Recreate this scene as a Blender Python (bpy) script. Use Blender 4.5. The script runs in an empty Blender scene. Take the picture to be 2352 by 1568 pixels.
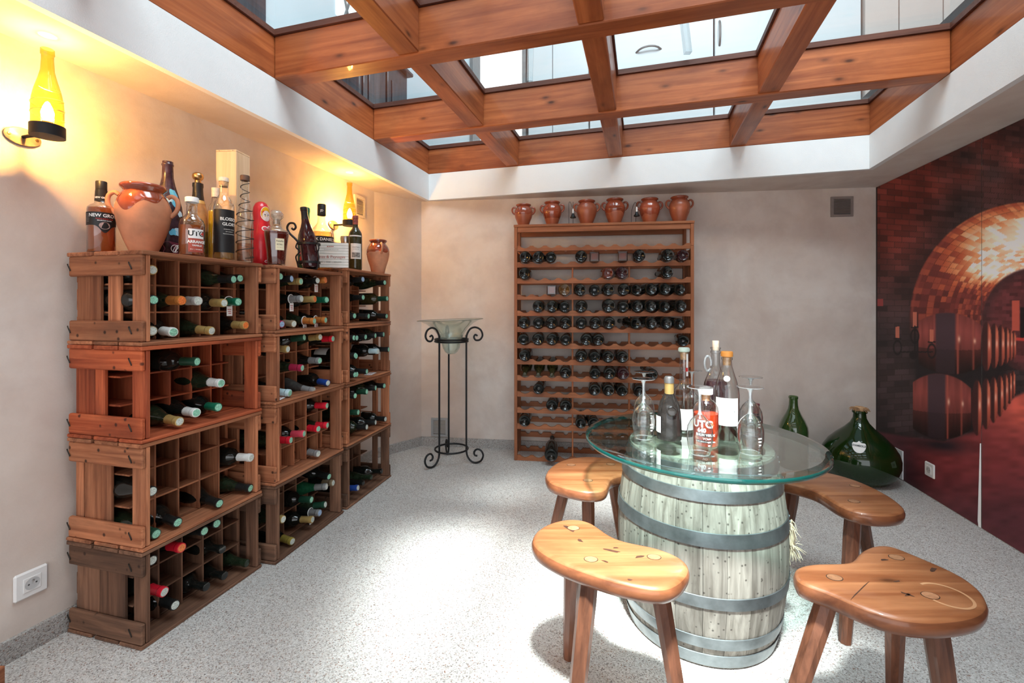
import bpy, math, random
import numpy as np
from mathutils import Vector, Matrix

random.seed(7)
SC = bpy.context.scene
COL = SC.collection
PI = math.pi

# ---------------------------------------------------------------- camera
CAMZ, F, CX, HY = 1.10, 2352 * 16.0 / 36.0, 1176.0, 705.0     # camera height, focal length (px), horizon row
cd = bpy.data.cameras.new('camera'); cd.lens = 16; cd.sensor_width = 36; cd.clip_start = 0.02
cd.shift_y = -(784.0 - HY) / 2352.0
cam = bpy.data.objects.new('camera', cd); COL.objects.link(cam)
cam.location = (0, 0, CAMZ); cam.rotation_euler = (PI / 2, 0, 0)
SC.camera = cam
SC.view_settings.view_transform = 'Standard'
SC.view_settings.look = 'None'
SC.view_settings.gamma = 1.0
SC.view_settings.use_curve_mapping = False
SC.view_settings.exposure = 1.0
try:
    SC.cycles.transparent_max_bounces = 32
    SC.cycles.max_bounces = 12
    SC.cycles.sample_clamp_indirect = 6.0
except Exception:
    pass

# ---------------------------------------------------------------- world and large lights
w = bpy.data.worlds.new('World'); SC.world = w; w.use_nodes = True
w.node_tree.nodes['Background'].inputs[0].default_value = (0.93, 0.96, 1.0, 1)
w.node_tree.nodes['Background'].inputs[1].default_value = 1.25

def lamp(name, kind, loc, target, energy, color=(1, 1, 1), **kw):
    l = bpy.data.lights.new(name, kind); l.energy = energy; l.color = color
    for k, v in kw.items(): setattr(l, k, v)
    o = bpy.data.objects.new(name, l); COL.objects.link(o); o.location = loc
    if target is not None:
        o.rotation_euler = (Vector(target) - Vector(loc)).to_track_quat('-Z', 'Y').to_euler()
    return o
# daylight of the glazed room above, falling through the glass floor
lamp('upstairs_daylight', 'AREA', (0.55, 0.7, 4.7), (0.75, 1.6, 0.0), 110, (0.90, 0.95, 1.0), shape='RECTANGLE', size=2.6, size_y=2.0)
# bright ceiling spot of the room above: the white pool on the floor and the barrel
lamp('upstairs_spot', 'SPOT', (0.05, -0.35, 4.3), (0.30, 1.80, 0.0), 3300, (1.0, 0.98, 0.95), spot_size=math.radians(24), spot_blend=1.0, shadow_soft_size=0.22)

# ---------------------------------------------------------------- helpers: points measured on known planes of the room
def at_height(px, py, z):
    Y = (CAMZ - z) * F / (py - HY)
    return Vector(((px - CX) / F * Y, Y, z))
def floor_pt(px, py): return at_height(px, py, 0.0)

def new_obj(name, data, parent=None, mat=None):
    o = bpy.data.objects.new(name, data); COL.objects.link(o)
    if parent is not None: o.parent = parent
    if mat is not None and data is not None and len(data.materials) == 0: data.materials.append(mat)
    return o
def tag(o, label=None, cat=None, group=None, kind=None):
    if label: o['label'] = label
    if cat: o['category'] = cat
    if group: o['group'] = group
    if kind: o['kind'] = kind
    return o
def thing(name, label, cat, loc=(0, 0, 0), rotz=0.0, group=None):
    o = new_obj(name, None); o.empty_display_size = 0.05
    o.location = loc; o.rotation_euler = (0, 0, rotz)
    return tag(o, label, cat, group)

class MB:
    def __init__(s): s.v = []; s.f = []
    def add(s, vs, fs, M=None):
        b = len(s.v)
        s.v += [tuple(M @ Vector(p)) for p in vs] if M is not None else [tuple(p) for p in vs]
        s.f += [tuple(i + b for i in f) for f in fs]; return s
    def box(s, x0, x1, y0, y1, z0, z1, M=None, c=0.0):
        if c <= 0:
            v = [(x, y, z) for x in (x0, x1) for y in (y0, y1) for z in (z0, z1)]
            f = [(0, 1, 3, 2), (4, 6, 7, 5), (0, 4, 5, 1), (2, 3, 7, 6), (0, 2, 6, 4), (1, 5, 7, 3)]
            return s.add(v, f, M)
        c = min(c, (x1 - x0) * .45, (y1 - y0) * .45, (z1 - z0) * .45)
        v = []; idx = {}
        X = (x0, x1); Y = (y0, y1); Z = (z0, z1); sg = (1, -1)
        for i in (0, 1):
            for j in (0, 1):
                for k in (0, 1):
                    idx[i, j, k, 0] = len(v); v.append((X[i], Y[j] + sg[j] * c, Z[k] + sg[k] * c))
                    idx[i, j, k, 1] = len(v); v.append((X[i] + sg[i] * c, Y[j], Z[k] + sg[k] * c))
                    idx[i, j, k, 2] = len(v); v.append((X[i] + sg[i] * c, Y[j] + sg[j] * c, Z[k]))
        f = []
        g = lambda i, j, k, a: idx[i, j, k, a]
        for i in (0, 1): f.append((g(i, 0, 0, 0), g(i, 1, 0, 0), g(i, 1, 1, 0), g(i, 0, 1, 0)))
        for j in (0, 1): f.append((g(0, j, 0, 1), g(1, j, 0, 1), g(1, j, 1, 1), g(0, j, 1, 1)))
        for k in (0, 1): f.append((g(0, 0, k, 2), g(1, 0, k, 2), g(1, 1, k, 2), g(0, 1, k, 2)))
        for i in (0, 1):
            for j in (0, 1): f.append((g(i, j, 0, 0), g(i, j, 1, 0), g(i, j, 1, 1), g(i, j, 0, 1)))
            for k in (0, 1): f.append((g(i, 0, k, 0), g(i, 1, k, 0), g(i, 1, k, 2), g(i, 0, k, 2)))
        for j in (0, 1):
            for k in (0, 1): f.append((g(0, j, k, 1), g(1, j, k, 1), g(1, j, k, 2), g(0, j, k, 2)))
        for i in (0, 1):
            for j in (0, 1):
                for k in (0, 1): f.append((g(i, j, k, 0), g(i, j, k, 1), g(i, j, k, 2)))
        return s.add(v, f, M)
    def lathe(s, prof, n=32, M=None, a0=0.0, a1=2 * PI, sx=1.0, sy=1.0):
        full = abs(a1 - a0 - 2 * PI) < 1e-6
        m = n if full else n + 1
        v = []; ring = []
        for (r, z) in prof:
            if r < 1e-6: ring.append([len(v)]); v.append((0, 0, z))
            else:
                ring.append(list(range(len(v), len(v) + m)))
                for k in range(m):
                    a = a0 + (a1 - a0) * k / n
                    v.append((r * math.cos(a) * sx, r * math.sin(a) * sy, z))
        f = []
        for A, B in zip(ring, ring[1:]):
            for k in range(n):
                k2 = (k + 1) % m
                if len(A) == 1 and len(B) == 1: continue
                if len(A) == 1: f.append((A[0], B[k2], B[k]))
                elif len(B) == 1: f.append((A[k], A[k2], B[0]))
                else: f.append((A[k], A[k2], B[k2], B[k]))
        return s.add(v, f, M)
    def tube(s, pts, r, n=8, closed=False, M=None, cap=True):
        P = [Vector(p) for p in pts]; N = len(P)
        R = r if isinstance(r, (list, tuple)) else [r] * N
        v = []; up = None
        for i, p in enumerate(P):
            t = (P[(i + 1) % N] - P[i - 1]) if closed else (P[min(i + 1, N - 1)] - P[max(i - 1, 0)])
            t = t.normalized() if t.length > 1e-9 else Vector((0, 0, 1))
            if up is None:
                up = Vector((0, 0, 1)) if abs(t.z) < .9 else Vector((1, 0, 0))
            x = up - t * up.dot(t)
            if x.length < 1e-6: x = t.orthogonal()
            x.normalize(); y = t.cross(x); up = x
            for k in range(n):
                a = 2 * PI * k / n
                v.append(tuple(p + x * (R[i] * math.cos(a)) + y * (R[i] * math.sin(a))))
        f = []
        for i in range(N if closed else N - 1):
            j = (i + 1) % N
            for k in range(n):
                k2 = (k + 1) % n
                f.append((i * n + k, i * n + k2, j * n + k2, j * n + k))
        if cap and not closed:
            f.append(tuple(range(n))[::-1]); f.append(tuple(range((N - 1) * n, N * n)))
        return s.add(v, f, M)
    def prism(s, poly, z0, z1, M=None):
        n = len(poly)
        v = [(x, y, z0) for x, y in poly] + [(x, y, z1) for x, y in poly]
        f = [tuple(range(n))[::-1], tuple(range(n, 2 * n))] + [(i, (i + 1) % n, n + (i + 1) % n, n + i) for i in range(n)]
        return s.add(v, f, M)
    def rings(s, rings, M=None):
        n = len(rings[0]); v = [p for r in rings for p in r]; f = [tuple(range(n))[::-1], tuple(range((len(rings) - 1) * n, len(rings) * n))]
        for i in range(len(rings) - 1):
            for k in range(n):
                k2 = (k + 1) % n
                f.append((i * n + k, i * n + k2, (i + 1) * n + k2, (i + 1) * n + k))
        return s.add(v, f, M)
    def mesh(s, name, smooth=None):
        me = bpy.data.meshes.new(name); me.from_pydata(s.v, [], s.f); me.validate()
        import bmesh
        bm = bmesh.new(); bm.from_mesh(me); bmesh.ops.recalc_face_normals(bm, faces=bm.faces); bm.to_mesh(me); bm.free()
        if smooth:
            me.shade_smooth(); me.set_sharp_from_angle(angle=math.radians(smooth))
        return me
    def obj(s, name, mat, parent=None, smooth=None):
        me = s.mesh(name, smooth); me.materials.append(mat)
        return new_obj(name, me, parent)

def catmull(pts, n=8, closed=True):
    out = []; N = len(pts)
    for i in range(N if closed else N - 1):
        g = lambda k: Vector(pts[k % N]) if closed else Vector(pts[max(0, min(N - 1, k))])
        p0, p1, p2, p3 = g(i - 1), g(i), g(i + 1), g(i + 2)
        for k in range(n):
            t = k / n
            out.append(tuple(.5 * ((2 * p1) + (p2 - p0) * t + (2 * p0 - 5 * p1 + 4 * p2 - p3) * t * t + (3 * p1 - p0 - 3 * p2 + p3) * t ** 3)))
    if not closed: out.append(tuple(pts[-1]))
    return out
def offset_poly(P, d):           # outward for counter-clockwise outlines
    n = len(P); out = []
    for i in range(n):
        a, b = Vector(P[i - 1]), Vector(P[(i + 1) % n]); t = (b - a).normalized()
        out.append((P[i][0] + t.y * d, P[i][1] - t.x * d))
    return out
def ccw(P):
    A = sum(P[i - 1][0] * P[i][1] - P[i][0] * P[i - 1][1] for i in range(len(P)))
    return P if A > 0 else P[::-1]

_tc = {}
def text_geo(body, size, bold=0.0):
    key = (body, size, bold)
    if key not in _tc:
        cu = bpy.data.curves.new('lettering', 'FONT'); cu.body = body; cu.size = size; cu.align_x = 'CENTER'; cu.align_y = 'CENTER'
        cu.offset = bold; cu.resolution_u = 3
        o = bpy.data.objects.new('lettering', cu); COL.objects.link(o)
        dg = bpy.context.evaluated_depsgraph_get(); dg.update()
        me = bpy.data.meshes.new_from_object(o.evaluated_get(dg))
        _tc[key] = ([tuple(v.co) for v in me.vertices], [tuple(p.vertices) for p in me.polygons])
        bpy.data.objects.remove(o); bpy.data.curves.remove(cu); bpy.data.meshes.remove(me)
    return _tc[key]
def text_round(body, size, R, z, ang, bold=0.0, name='lettering', mat=None, parent=None, tilt=0.0):
    v, f = text_geo(body, size, bold)
    b = MB(); b.add([(R * math.cos(ang + x / R), R * math.sin(ang + x / R), z + y + tilt * x) for x, y, _ in v], f)
    return b.obj(name, mat, parent)
def text_flat(body, size, M, mat, parent=None, bold=0.0, name='lettering'):
    v, f = text_geo(body, size, bold); b = MB(); b.add(v, f, M)
    return b.obj(name, mat, parent)
def patch(R, z0, z1, ang, half, n=14, curve=None):
    v = []; f = []
    for k in range(n + 1):
        a = ang - half + 2 * half * k / n; t = 2 * k / n - 1
        lo = z0 + (curve(t) if curve else 0)
        v += [(R * math.cos(a), R * math.sin(a), lo), (R * math.cos(a), R * math.sin(a), z1)]
    for k in range(n): f.append((2 * k, 2 * k + 2, 2 * k + 3, 2 * k + 1))
    b = MB(); b.add(v, f); return b

# ---------------------------------------------------------------- materials
def srgb(r, g, b):
    return tuple(((c / 255) / 12.92 if c / 255 <= .04045 else ((c / 255 + .055) / 1.055) ** 2.4) for c in (r, g, b)) + (1,)
class NT:
    def __init__(s, name):
        s.m = bpy.data.materials.new(name); s.m.use_nodes = True; s.t = s.m.node_tree; s.t.nodes.clear()
        s.out = s.n('ShaderNodeOutputMaterial')
    def n(s, typ, **kw):
        o = s.t.nodes.new(typ)
        for k, v in kw.items():
            if k.startswith('_'): o.inputs[k[1:].replace('_', ' ')].default_value = v
            else: setattr(o, k, v)
        return o
    def l(s, a, b): s.t.links.new(a, b)
    def ramp(s, fac, stops):
        r = s.n('ShaderNodeValToRGB'); e = r.color_ramp.elements
        while len(e) < len(stops): e.new(.5)
        for x, (p, c) in zip(e, stops): x.position = p; x.color = c if len(c) == 4 else tuple(c) + (1,)
        s.l(fac, r.inputs[0]); return r.outputs[0]
    def mix(s, a, b, fac, blend='MIX'):
        m = s.n('ShaderNodeMix', data_type='RGBA', blend_type=blend)
        for i, x in ((0, fac), (6, a), (7, b)):
            if hasattr(x, 'is_linked') or hasattr(x, 'links'): s.l(x, m.inputs[i])
            else: m.inputs[i].default_value = x
        return m.outputs[2]
    def bsdf(s, color=None, rough=.5, metal=0., spec=.5, bump=None, bstr=.3, bdist=.002, coat=0.):
        p = s.n('ShaderNodeBsdfPrincipled')
        p.inputs['Roughness'].default_value = rough; p.inputs['Metallic'].default_value = metal
        p.inputs['Specular IOR Level'].default_value = spec; p.inputs['Coat Weight'].default_value = coat
        if color is not None:
            if hasattr(color, 'links'): s.l(color, p.inputs['Base Color'])
            else: p.inputs['Base Color'].default_value = color
        if bump is not None:
            b = s.n('ShaderNodeBump'); b.inputs['Strength'].default_value = bstr; b.inputs['Distance'].default_value = bdist
            s.l(bump, b.inputs['Height']); s.l(b.outputs[0], p.inputs['Normal'])
        s.l(p.outputs[0], s.out.inputs[0]); return s.m
    def coords(s, scale=(1, 1, 1), rnd=0.0):
        tc = s.n('ShaderNodeTexCoord'); src = tc.outputs['Object']
        if rnd:
            oi = s.n('ShaderNodeObjectInfo'); ml = s.n('ShaderNodeMath', operation='MULTIPLY'); ml.inputs[1].default_value = rnd
            s.l(oi.outputs['Random'], ml.inputs[0])
            ad = s.n('ShaderNodeVectorMath', operation='ADD'); s.l(src, ad.inputs[0]); s.l(ml.outputs[0], ad.inputs[1]); src = ad.outputs[0]
        mp = s.n('ShaderNodeMapping'); mp.inputs['Scale'].default_value = scale; s.l(src, mp.inputs['Vector']); return mp.outputs[0]
    def noise(s, vec, scale=5., detail=5., rough=.55, dist=0.):
        n = s.n('ShaderNodeTexNoise'); n.inputs['Scale'].default_value = scale; n.inputs['Detail'].default_value = detail
        n.inputs['Roughness'].default_value = rough; n.inputs['Distortion'].default_value = dist; s.l(vec, n.inputs['Vector']); return n.outputs['Fac']

def plain(name, color, rough=.5, metal=0., spec=.5, coat=0., var=.12, vs=25.):
    t = NT(name); n = t.noise(t.coords(rnd=9.), vs, 4.)
    d = tuple(c * (1 - var) for c in color[:3]) + (1,); u = tuple(min(1, c * (1 + var)) for c in color[:3]) + (1,)
    return t.bsdf(t.ramp(n, [(.3, d), (.7, u)]), rough, metal, spec, coat=coat)
def wood(name, c1, c2, axis, rough=.6, stain=None, fine=70., knots=0., spots=0., spot_scale=26., rnd=11., per=.25, stain_amt=.6, bstr=.35, coat=0., spec=.3):
    t = NT(name); sc = [fine] * 3; sc[axis] = fine * .05
    vec = t.coords(tuple(sc), rnd); g = t.noise(vec, 1., 6., .6, .6)
    col = t.ramp(g, [(.32, c1), (.68, c2)])
    s2 = [7.] * 3; s2[axis] = 2.5
    st = t.noise(t.coords(tuple(s2), rnd * 1.7), 1., 5., .6, .3)
    if stain: col = t.mix(col, stain, t.ramp(st, [(.45, (0, 0, 0)), (.75, (stain_amt,) * 3)]))
    if knots:
        ks = [11.] * 3; ks[axis] = 4.5
        vo = t.n('ShaderNodeTexVoronoi'); vo.inputs['Scale'].default_value = 1.; t.l(t.coords(tuple(ks), rnd * 2.3), vo.inputs['Vector'])
        col = t.mix(col, tuple(c * .22 for c in c1[:3]) + (1,), t.ramp(vo.outputs['Distance'], [(.045, (knots,) * 3), (.12, (knots * .3,) * 3), (.2, (0, 0, 0))]))
    if spots:
        vo = t.n('ShaderNodeTexVoronoi'); vo.inputs['Scale'].default_value = spot_scale; t.l(t.coords((1, 1, 1), rnd), vo.inputs['Vector'])
        col = t.mix(col, (.012, .007, .005, 1), t.ramp(vo.outputs['Distance'], [(.10, (spots,) * 3), (.20, (0, 0, 0))]))
    oi = t.n('ShaderNodeObjectInfo')
    hs = t.n('ShaderNodeHueSaturation'); mr = t.n('ShaderNodeMapRange'); mr.inputs['To Min'].default_value = 1 - per; mr.inputs['To Max'].default_value = 1 + per
    t.l(oi.outputs['Random'], mr.inputs['Value']); t.l(mr.outputs[0], hs.inputs['Value']); t.l(col, hs.inputs['Color'])
    return t.bsdf(hs.outputs[0], rough, 0., spec, g, bstr, .0015, coat)
def clear(name, tint, gloss=.10, rough=.01, blend=.30, body=None, bodyfac=0., edge=.6):
    t = NT(name)
    tr = t.n('ShaderNodeBsdfTransparent'); tr.inputs[0].default_value = tint
    gl = t.n('ShaderNodeBsdfGlossy'); gl.inputs['Roughness'].default_value = rough; gl.inputs['Color'].default_value = (1, 1, 1, 1)
    lw = t.n('ShaderNodeLayerWeight'); lw.inputs[0].default_value = .5
    pw = t.n('ShaderNodeMath', operation='POWER'); pw.inputs[1].default_value = 1.2 + 6 * (.6 - blend); t.l(lw.outputs['Facing'], pw.inputs[0])
    fac = t.n('ShaderNodeMapRange'); fac.inputs['To Min'].default_value = gloss * .35; fac.inputs['To Max'].default_value = min(.9, gloss * 4.5)
    t.l(pw.outputs[0], fac.inputs['Value'])
    p3 = t.n('ShaderNodeMath', operation='POWER'); p3.inputs[1].default_value = 3.0; t.l(lw.outputs['Facing'], p3.inputs[0])
    t.l(t.mix(tint, tuple(c * edge for c in tint[:3]) + (1,), p3.outputs[0]), tr.inputs[0])
    base = tr.outputs[0]
    if body:
        df = t.n('ShaderNodeBsdfPrincipled'); df.inputs['Base Color'].default_value = body; df.inputs['Roughness'].default_value = .1
        mb = t.n('ShaderNodeMixShader'); mb.inputs[0].default_value = bodyfac; t.l(base, mb.inputs[1]); t.l(df.outputs[0], mb.inputs[2]); base = mb.outputs[0]
    mx = t.n('ShaderNodeMixShader'); t.l(fac.outputs[0], mx.inputs[0]); t.l(base, mx.inputs[1]); t.l(gl.outputs[0], mx.inputs[2])
    t.l(mx.outputs[0], t.out.inputs[0]); return t.m
def emit(name, color, strength):
    t = NT(name); e = t.n('ShaderNodeEmission'); e.inputs[0].default_value = color; e.inputs[1].default_value = strength
    t.l(e.outputs[0], t.out.inputs[0]); return t.m

def plaster(name, cols, scale=1.3, bumps=.25, bscale=140.):
    t = NT(name); v = t.coords((1, 1, 1))
    a = t.noise(v, scale, 6., .6, .4); b = t.noise(v, scale * 4.7, 5., .6, .2)
    c = t.ramp(a, [(.30, cols[0]), (.5, cols[1]), (.70, cols[2])])
    c = t.mix(c, cols[3], t.ramp(b, [(.45, (0, 0, 0)), (.75, (.5, .5, .5))]))
    return t.bsdf(c, .75, 0, .25, t.noise(v, bscale, 3.), bumps, .002)
def gravel(name, dark=1.0):
    t = NT(name); v = t.coords((1, 1, 1))
    vo = t.n('ShaderNodeTexVoronoi'); vo.inputs['Scale'].default_value = 290.; t.l(v, vo.inputs['Vector'])
    sp = t.n('ShaderNodeSeparateColor'); t.l(vo.outputs['Color'], sp.inputs[0])
    k = dark
    c = t.ramp(sp.outputs[0], [(.0, (.22 * k, .19 * k, .175 * k)), (.12, (.42 * k, .385 * k, .36 * k)), (.4, (.58 * k, .55 * k, .52 * k)), (.85, (.68 * k, .655 * k, .63 * k)), (.97, (.75 * k, .73 * k, .71 * k))])
    c = t.mix(c, (.26, .12, .07, 1), t.ramp(sp.outputs[1], [(.962, (0, 0, 0)), (.975, (.8, .8, .8))]))
    big = t.noise(v, 2.2, 4.)
    c = t.mix(c, (.40, .37, .35, 1), t.ramp(big, [(.45, (0, 0, 0)), (.8, (.35, .35, .35))]))
    return t.bsdf(c, .62, 0, .35, vo.outputs['Distance'], .6, .003)

M = {}
M['plaster'] = plaster('plaster', [(.57, .465, .405, 1), (.68, .59, .53, 1), (.76, .70, .655, 1), (.53, .435, .39, 1)])
M['white'] = plaster('white_plaster', [(.76, .755, .75, 1), (.80, .795, .79, 1), (.83, .825, .82, 1), (.77, .765, .76, 1)], 2., .5, 220.)
M['upwhite'] = plain('upstairs_paint', (.55, .625, .66, 1), .6, var=.03, vs=3)
M['upbeige'] = plain('upstairs_beige', (.46, .41, .38, 1), .6, var=.04, vs=3)
M['cabinet'] = plain('cabinet_laminate', (.55, .585, .60, 1), .35, var=.02, vs=3)
M['gravel'] = gravel('resin_gravel'); M['gravel_kerb'] = gravel('resin_gravel_skirting', .72)
for i, ax in enumerate('xyz'):
    M['crate' + ax] = wood('crate_wood_' + ax, (.22, .070, .030, 1), (.52, .205, .098, 1), i, .75, (.07, .038, .026, 1), 55., spots=0., per=.30)
    M['crateold' + ax] = wood('weathered_crate_wood_' + ax, (.115, .052, .03, 1), (.27, .135, .08, 1), i, .8, (.035, .022, .018, 1), 55., per=.25, stain_amt=.75)
    M['cratered' + ax] = wood('red_stained_crate_wood_' + ax, (.26, .044, .014, 1), (.53, .125, .048, 1), i, .75, (.045, .02, .015, 1), 55., per=.22, stain_amt=.7)
    M['beam' + ax] = wood('beam_wood_' + ax, (.28, .066, .019, 1), (.50, .150, .048, 1), i, .42, (.14, .030, .012, 1), 34., knots=.95, per=.16, stain_amt=.6, coat=.15)
    M['rack' + ax] = wood('rack_wood_' + ax, (.27, .088, .034, 1), (.42, .155, .068, 1), i, .5, (.22, .07, .03, 1), 60., per=.10)
    M['stoolleg' + ax] = wood('stool_leg_wood_' + ax, (.085, .032, .017, 1), (.22, .085, .045, 1), i, .4, (.06, .02, .012, 1), 50., per=.2, coat=.2)
M['batten'] = wood('crate_batten_wood', (.24, .074, .031, 1), (.54, .21, .098, 1), 1, .75, (.10, .05, .03, 1), 55., spots=.85, per=.2)
M['battenred'] = wood('red_crate_batten_wood', (.29, .047, .014, 1), (.56, .135, .05, 1), 1, .75, (.05, .02, .014, 1), 55., spots=.8, per=.15, stain_amt=.7)
M['battenold'] = wood('dark_crate_batten_wood', (.10, .05, .03, 1), (.22, .11, .065, 1), 1, .8, (.03, .02, .016, 1), 55., spots=.7, per=.2, stain_amt=.75)
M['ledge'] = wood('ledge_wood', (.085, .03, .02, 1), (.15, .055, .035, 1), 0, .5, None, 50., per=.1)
M['seat'] = wood('stool_seat_wood', (.22, .070, .025, 1), (.40, .165, .070, 1), 0, .36, (.15, .046, .016, 1), 30., knots=.75, per=.08, coat=.25, stain_amt=.7)
M['seatedge'] = wood('stool_edge_wood', (.12, .038, .016, 1), (.27, .095, .040, 1), 0, .32, (.07, .022, .012, 1), 30., per=.1, coat=.35)
M['knot'] = plain('knot_mark', (.055, .022, .012, 1), .5, var=.4, vs=60)
M['ringstain'] = plain('ring_stain', (.50, .26, .13, 1), .4, var=.1)
M['tenon'] = wood('tenon_wood', (.22, .10, .05, 1), (.36, .17, .085, 1), 2, .5, None, 60., per=.2)
M['stave'] = wood('barrel_stave_wood', (.13, .115, .095, 1), (.37, .345, .30, 1), 2, .7, (.075, .063, .052, 1), 45., per=.18, spots=.7, spot_scale=48., stain_amt=.6)
M['head'] = wood('barrel_head_wood', (.36, .31, .23, 1), (.60, .55, .45, 1), 0, .7, (.22, .18, .13, 1), 40., per=.12)
M['pine'] = wood('pale_pine_box', (.66, .42, .24, 1), (.80, .58, .38, 1), 2, .6, None, 30., per=.03)
M['iron'] = plain('black_iron', (.012, .012, .013, 1), .45, .3)
M['hoop'] = plain('galvanised_hoop', (.20, .225, .235, 1), .42, .85, var=.35, vs=14)
M['brass'] = plain('brass', (.55, .36, .16, 1), .3, 1.)
M['steel'] = plain('steel', (.55, .55, .54, 1), .3, 1.)
M['grey_metal'] = plain('grey_metal', (.20, .20, .20, 1), .4, .6)
M['terracotta'] = plain('terracotta', (.55, .235, .125, 1), .75, var=.25, vs=11)
M['terraglaze'] = plain('terracotta_glaze', (.27, .052, .02, 1), .12, 0, .6, .6, .3, 9)
M['terrared'] = plain('red_terracotta', (.36, .095, .042, 1), .38, 0, .5, .2, .22, 14)
M['plastic'] = plain('white_plastic', (.78, .77, .76, 1), .3, var=.02)
M['plastic_dark'] = plain('socket_hole', (.06, .06, .06, 1), .4)
M['paper'] = plain('paper_label', (.82, .80, .75, 1), .6, var=.05)
M['paper_white'] = plain('white_paper', (.88, .88, .87, 1), .6, var=.02)
M['cream'] = plain('cream_label', (.75, .68, .47, 1), .6, var=.05)
M['black'] = plain('black_print', (.008, .008, .009, 1), .45)
M['ink'] = plain('dark_ink', (.03, .028, .028, 1), .6)
M['whiteink'] = plain('white_print', (.85, .84, .82, 1), .5, var=.02)
M['redink'] = plain('red_print', (.55, .03, .025, 1), .5)
M['redlabel'] = plain('brick_red_label', (.40, .07, .045, 1), .5)
M['cork'] = plain('cork', (.55, .33, .17, 1), .8, var=.3, vs=120)
M['corkpale'] = plain('pale_cork', (.78, .62, .48, 1), .8, var=.15, vs=120)
M['orangecap'] = plain('orange_cap', (.75, .30, .06, 1), .5)
M['rope'] = plain('frayed_rope', (.68, .56, .40, 1), .9, var=.3, vs=60)
M['fibre'] = plain('raffia', (.42, .24, .12, 1), .9, var=.3, vs=60)
M['wire'] = plain('dark_wire', (.03, .025, .02, 1), .5, .6)
M['wirelight'] = plain('bright_wire', (.75, .60, .35, 1), .3, 1.)
def bottle_glass(name, col, rough=.06):
    t = NT(name); n = t.noise(t.coords((1, 1, 1), 5.), 60, 4.)
    return t.bsdf(t.ramp(n, [(.4, col), (.8, tuple(c * 1.7 + .004 for c in col[:3]) + (1,))]), rough, 0, .6)
M['glass_black'] = bottle_glass('dark_bottle_glass', (.006, .007, .006, 1))
M['glass_green'] = bottle_glass('dark_green_bottle_glass', (.012, .020, .010, 1))
M['glass_olive'] = bottle_glass('olive_bottle_glass', (.030, .026, .008, 1))
M['glass_wine'] = bottle_glass('wine_red_bottle', (.030, .008, .010, 1))
M['glass_emerald'] = bottle_glass('emerald_bottle_glass', (.008, .075, .035, 1), .12)
M['dust'] = bottle_glass('dusty_bottle_glass', (.05, .05, .048, 1), .25)
M['flask'] = bottle_glass('dark_flask_glass', (.014, .012, .011, 1), .07)
M['pane'] = clear('floor_glass_pane', (.90, .955, .965, 1), .10, edge=.95)
M['table_glass'] = clear('table_glass', (.86, .95, .93, 1), .17, .005, .38, edge=.9)
M['table_edge'] = clear('table_glass_edge', (.02, .20, .18, 1), .14, .02, .35, (.007, .095, .085, 1), .65)
M['clear'] = clear('clear_glass', (.93, .945, .94, 1), .22, .01, .46, edge=.42)
M['stemware'] = clear('stemware_glass', (.93, .94, .945, 1), .26, .005, .5, edge=.35)
M['stemsolid'] = clear('stem_solid_glass', (.82, .85, .87, 1), .32, .01, .5, (.85, .88, .90, 1), .22, edge=.5)  # white mixed into the glass paints in the bright glints of its edges
M['acrylic'] = clear('acrylic_leg', (.84, .88, .89, 1), .2, .01, .45)
M['bowl'] = clear('frosted_bowl_glass', (.80, .86, .80, 1), .14, .15, .4, (.52, .57, .50, 1), .35)
M['demijohn'] = clear('demijohn_green_glass', (.09, .20, .03, 1), .07, .01, .22, (.007, .032, .004, 1), .70)
M['greenbottle'] = clear('green_bottle_glass', (.20, .36, .12, 1), .20, .02, .35, (.05, .12, .03, 1), .40)
M['amberglass'] = clear('amber_lamp_glass', (.95, .72, .28, 1), .10, .02, .35)
M['rum'] = clear('rum_liquid', (.72, .20, .025, 1), .05, .02, .3, (.55, .16, .03, 1), .45)
M['orangeliq'] = clear('orange_liquor', (.85, .12, .02, 1), .05, .02, .3, (.85, .09, .02, 1), .65)
M['darkliq'] = clear('dark_liquor', (.20, .04, .03, 1), .05, .02, .3, (.05, .012, .010, 1), .6)
M['cognac'] = clear('cognac_liquor', (.35, .04, .015, 1), .06, .02, .3, (.15, .016, .008, 1), .6)
M['yellowliq'] = clear('yellow_liquor', (.95, .75, .05, 1), .05, .02, .3, (.80, .55, .02, 1), .55)
M['waterliq'] = clear('clear_spirit', (.92, .94, .93, 1), .06, .01, .3)
M['jdliq'] = clear('pale_spirit', (.95, .80, .45, 1), .04, .01, .3, (.7, .48, .2, 1), .2)
M['bulb'] = emit('lamp_bulb', (1.0, .72, .32, 1), 120.)
M['redpaint'] = plain('red_paint', (.62, .014, .025, 1), .3, coat=.3, var=.05)
M['yellowpaint'] = plain('yellow_paint', (.80, .42, .01, 1), .4)
M['pinkpaint'] = plain('pink_paint', (.60, .09, .14, 1), .4)
CAPS = dict(gold=(.50, .34, .12), orange=(.62, .22, .05), grey=(.30, .30, .30), silver=(.55, .54, .52), green=(.008, .13, .07), darkgreen=(.010, .05, .028),
            white=(.74, .75, .72), black=(.010, .011, .011), red=(.62, .012, .03), crimson=(.36, .018, .06), pink=(.62, .06, .10), blue=(.012, .045, .22),
            paleblue=(.50, .66, .70), tan=(.34, .26, .16), olive=(.38, .29, .06), burgundy=(.20, .014, .035))
for k, c in CAPS.items(): M['cap_' + k] = plain('capsule_' + k, c + (1,), .35, .35 if k in ('gold', 'silver', 'grey', 'orange', 'tan', 'olive') else .0, var=.12, vs=60)
M['tip_green'] = plain('capsule_stamp_green', (.25, .55, .40, 1), .4, var=.5, vs=260)
M['tip_orange'] = plain('capsule_stamp_orange', (.80, .18, .04, 1), .4, var=.4, vs=260)
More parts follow.
